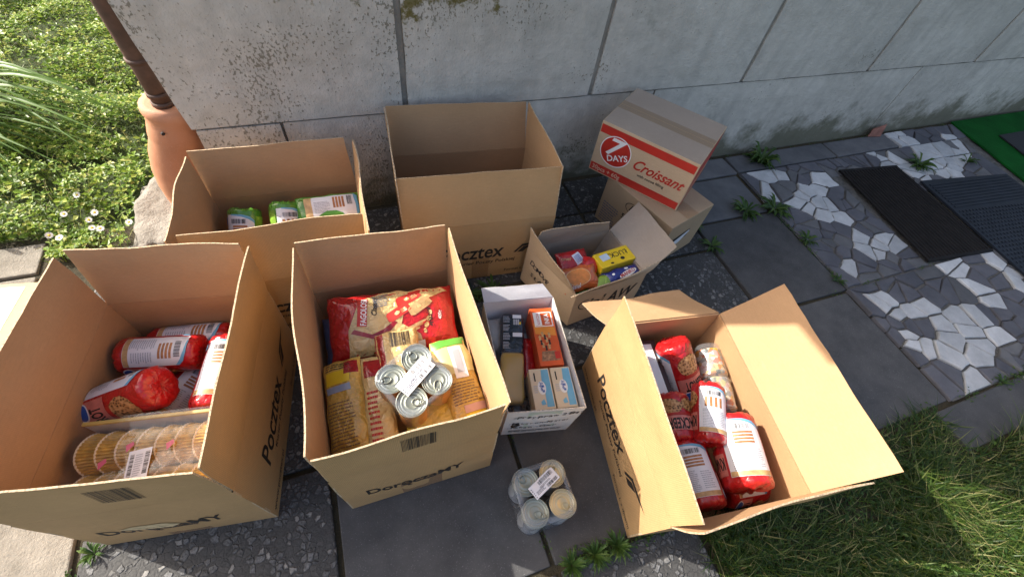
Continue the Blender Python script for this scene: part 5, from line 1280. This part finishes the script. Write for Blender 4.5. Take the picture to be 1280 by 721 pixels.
# groceries in the white carton
YW = -0.19
d_ = V((math.sin(-YW) * -1, -math.cos(YW), 0)); 
def spag():
    m, t_, b_ = nodes('spaghetti'); mp = coord(t_, 'UV'); s = t_.nodes.new('ShaderNodeSeparateXYZ'); t_.links.new(mp, s.inputs[0])
    wv = math_(t_, 'ABSOLUTE', math_(t_, 'SINE', math_(t_, 'MULTIPLY', s.outputs[0], PI / 0.0021)))
    t_.links.new(ramp(t_, wv, [(0.05, (0.30, 0.14, 0.01)), (0.4, (0.62, 0.36, 0.05)), (1, (0.70, 0.44, 0.08))]), b_.inputs['Base Color']); b_.inputs['Roughness'].default_value = 0.3; b_.inputs['Coat Weight'].default_value = 0.5
    bump(t_, b_, wv, 0.8, 0.001); return m
M = frame((0.334, -0.935, 0.155), (-0.05, -0.06, 1), (math.cos(YW - 0.13), math.sin(YW - 0.13), 0))
t = thing('spaghetti_pack', 'long spaghetti pack with navy top half in the white carton', 'food pack', M.translation.copy())
w_, h_, t_ = 0.074, 0.295, 0.045
def pack_ring(y, sc, n=28):
    out = []
    for k in range(n):
        a = 2 * PI * k / n; cx, sy = math.cos(a), math.sin(a); e = 0.45
        out.append((w_ / 2 * sc * math.copysign(abs(cx) ** e, cx), y, t_ / 2 * sc * math.copysign(abs(sy) ** e, sy)))
    return out
def pack_part(name, y0, y1, mat, grow=0.0, caps=(1, 1), seg=10, sd=0):
    vs, fs, uv = [], [], []; n = 28; ys = [y0 + (y1 - y0) * i / seg for i in range(seg + 1)]
    for i, y in enumerate(ys):
        sc = 1 + grow
        if i == 0 and caps[0]: sc *= 0.86
        if i == seg and caps[1]: sc *= 0.86
        for k, (x, yy, z) in enumerate(pack_ring(y, sc)):
            e = 0.0016 * noise.noise(V((x * 60 + sd, yy * 30, z * 60))); vs.append(M @ V((x + e, yy, z + e))); uv.append((x if abs(z) > t_ * 0.3 else z, yy))
    for i in range(seg):
        for k in range(n): fs.append((i * n + k, i * n + (k + 1) % n, (i + 1) * n + (k + 1) % n, (i + 1) * n + k))
    fs.append(tuple(range(n - 1, -1, -1))); fs.append(tuple(seg * n + k for k in range(n)))
    return obj(name, vs, fs, mat, t, None, uv, smooth=True)
pack_part('pasta', -h_ / 2 + 0.006, 0.02, spag(), -0.03)
pack_part('printed_wrapper', 0.012, h_ / 2, NAVYW, 0.0, (0, 1), 10, 5)
pack_part('film', -h_ / 2 - 0.004, 0.016, FILM, 0.03, (1, 0), 8, 9)
Q = Quad(M @ V((-0.033, 0.015, 0.0232)), M @ V((0.033, 0.015, 0.0232)), M @ V((0.033, 0.146, 0.0232)), M @ V((-0.033, 0.146, 0.0232)))
decal('print', Q, merge(*[lines(0.004, 0.01 + k * 0.03, 0.026, 0.034 + k * 0.03, 5) for k in range(4)]), PALEPRINT, t, 0.0012)
decal('print', Q, merge(rect(0.034, 0.115, 0.062, 0.128), rect(0.034, 0.050, 0.064, 0.064)), LABELW, t, 0.0012)
decal('print', Q, barcode(0.036, 0.092, 0.056, 0.112, 10), LABELW, t, 0.0013)
decal('print', Q, ell(0.058, 0.098, 0.003, 0.005), YELLOWP, t, 0.0013)
M = yawm(0.452, -0.908, 0.095, YW)
t, F, b = closed_box('coffee_box', 'orange box with white framed lettering in the white carton', M, 0.074, 0.205, 0.105, plain('orange_card', (0.60, 0.10, 0.025), 0.35, 0.18, 14), bv=0.0015)
decal('yellow_glow', F['top'], poly([(0.004, 0.11), (0.004, 0.15), (0.07, 0.13), (0.07, 0.10)]), plain('amber_print', (0.70, 0.26, 0.04), 0.35), b, 0.0005)
decal('frame', F['top'], merge(rect(0.008, 0.135, 0.068, 0.138), rect(0.008, 0.186, 0.068, 0.189), rect(0.008, 0.138, 0.011, 0.186), rect(0.065, 0.138, 0.068, 0.186), rect(0.011, 0.140, 0.032, 0.186)), WHITE, b, 0.0008)
decal('lettering', F['top'], text('INKA', 0.022, 0.057, 0.143, PI / 2, 0.02, wide=0.75), WHITE, b, 0.0008)
decal('lettering', F['top'], text('KLASYCZNA', 0.012, 0.026, 0.143, PI / 2, 0.012, wide=0.62), REDP, b, 0.0012)
decal('chess_picture', F['top'], merge(*[poly([(x - 0.004, y), (x + 0.004, y), (x + 0.003, y + 0.010), (x + 0.005, y + 0.013), (x, y + 0.020), (x - 0.005, y + 0.013), (x - 0.003, y + 0.010)]) for x, y in ((0.016, 0.085), (0.026, 0.098), (0.036, 0.078), (0.047, 0.094), (0.022, 0.060), (0.040, 0.055))]), TANP, b, 0.0008)
decal('chess_picture', F['top'], merge(*[poly([(x - 0.004, y), (x + 0.004, y), (x + 0.002, y + 0.010), (x + 0.004, y + 0.013), (x, y + 0.019), (x - 0.004, y + 0.013), (x - 0.002, y + 0.010)]) for x, y in ((0.032, 0.088), (0.018, 0.070), (0.030, 0.050), (0.044, 0.070))]), INK, b, 0.0011)
decal('board_picture', F['top'], poly([(0.008, 0.015), (0.066, 0.015), (0.058, 0.048), (0.014, 0.048)]), plain('board_print', (0.30, 0.16, 0.09), 0.4, 0.5, 120), b, 0.0008)
decal('jar_picture', F['top'], merge(rect(0.052, 0.02, 0.068, 0.045)), REDP, b, 0.0012)
CREAMC = plain('cream_card', (0.66, 0.55, 0.40), 0.4, 0.04)
for k, lab in enumerate(('left one of two cream and blue packets side by side in the white carton', 'right one of two cream and blue packets side by side in the white carton')):
    M = yawm(0.3755 + k * 0.0635, -1.068 - k * 0.0125, 0.10, YW)
    t, F, b = closed_box('sugar_box', lab, M, 0.0605, 0.125, 0.098, CREAMC, 'food pack', 'cream and blue packets', 0.0015)
    decal('blue_panel', F['top'], poly([(0.036, 0.006), (0.057, 0.006), (0.057, 0.120), (0.036, 0.120), (0.032, 0.075), (0.037, 0.055)]), SKYP, b, 0.0006)
    decal('oval', F['top'], ell(0.030, 0.064, 0.012, 0.021, 30), WHITE, b, 0.0009)
    decal('lettering', F['top'], text('Super', 0.013, 0.026, 0.083, -PI / 2, 0.02, 0.3), DKBLUEP, b, 0.0013)
    decal('lettering', F['top'], text('słodzik', 0.009, 0.035, 0.083, -PI / 2, 0.02, 0.3) if False else lines(0.030, 0.050, 0.038, 0.080, 2), DKBLUEP, b, 0.0013)
    decal('dark_stripe', F['top'], rect(0.012, 0.085, 0.016, 0.112), INK, b, 0.0008)
    decal('print', F['top'], merge(poly([(0.020, 0.022), (0.030, 0.030), (0.034, 0.014), (0.022, 0.012)])), SKYP, b, 0.0009)
    decal('fine_print', F['top'], lines(0.006, 0.05, 0.018, 0.075, 4), PALEPRINT, b, 0.0008)
bag('grey_pack', 'pale grey pouch at the back left corner of the white carton', (0.318, -0.830, 0.125), 0.06, 0.12, 0.06, GREYW, -0.1, (-0.2, -0.2, 1), 71, None, 'food pack')
bag('red_pack', 'thin red packet squeezed between spaghetti and orange box in the white carton', (0.392, -0.935, 0.125), 0.045, 0.14, 0.04, RED, -0.3, (0.3, -0.2, 1), 73, None, 'food pack')
bag('dark_pack', 'crumpled dark plastic packet at the front of the white carton', (0.318, -1.085, 0.105), 0.095, 0.07, 0.05, plastic('dark_brown_wrap', (0.035, 0.022, 0.016), 0.2, 0.3, 0.8), 0.1, (0, -0.3, 1), 79, None, 'food pack', 0.007)
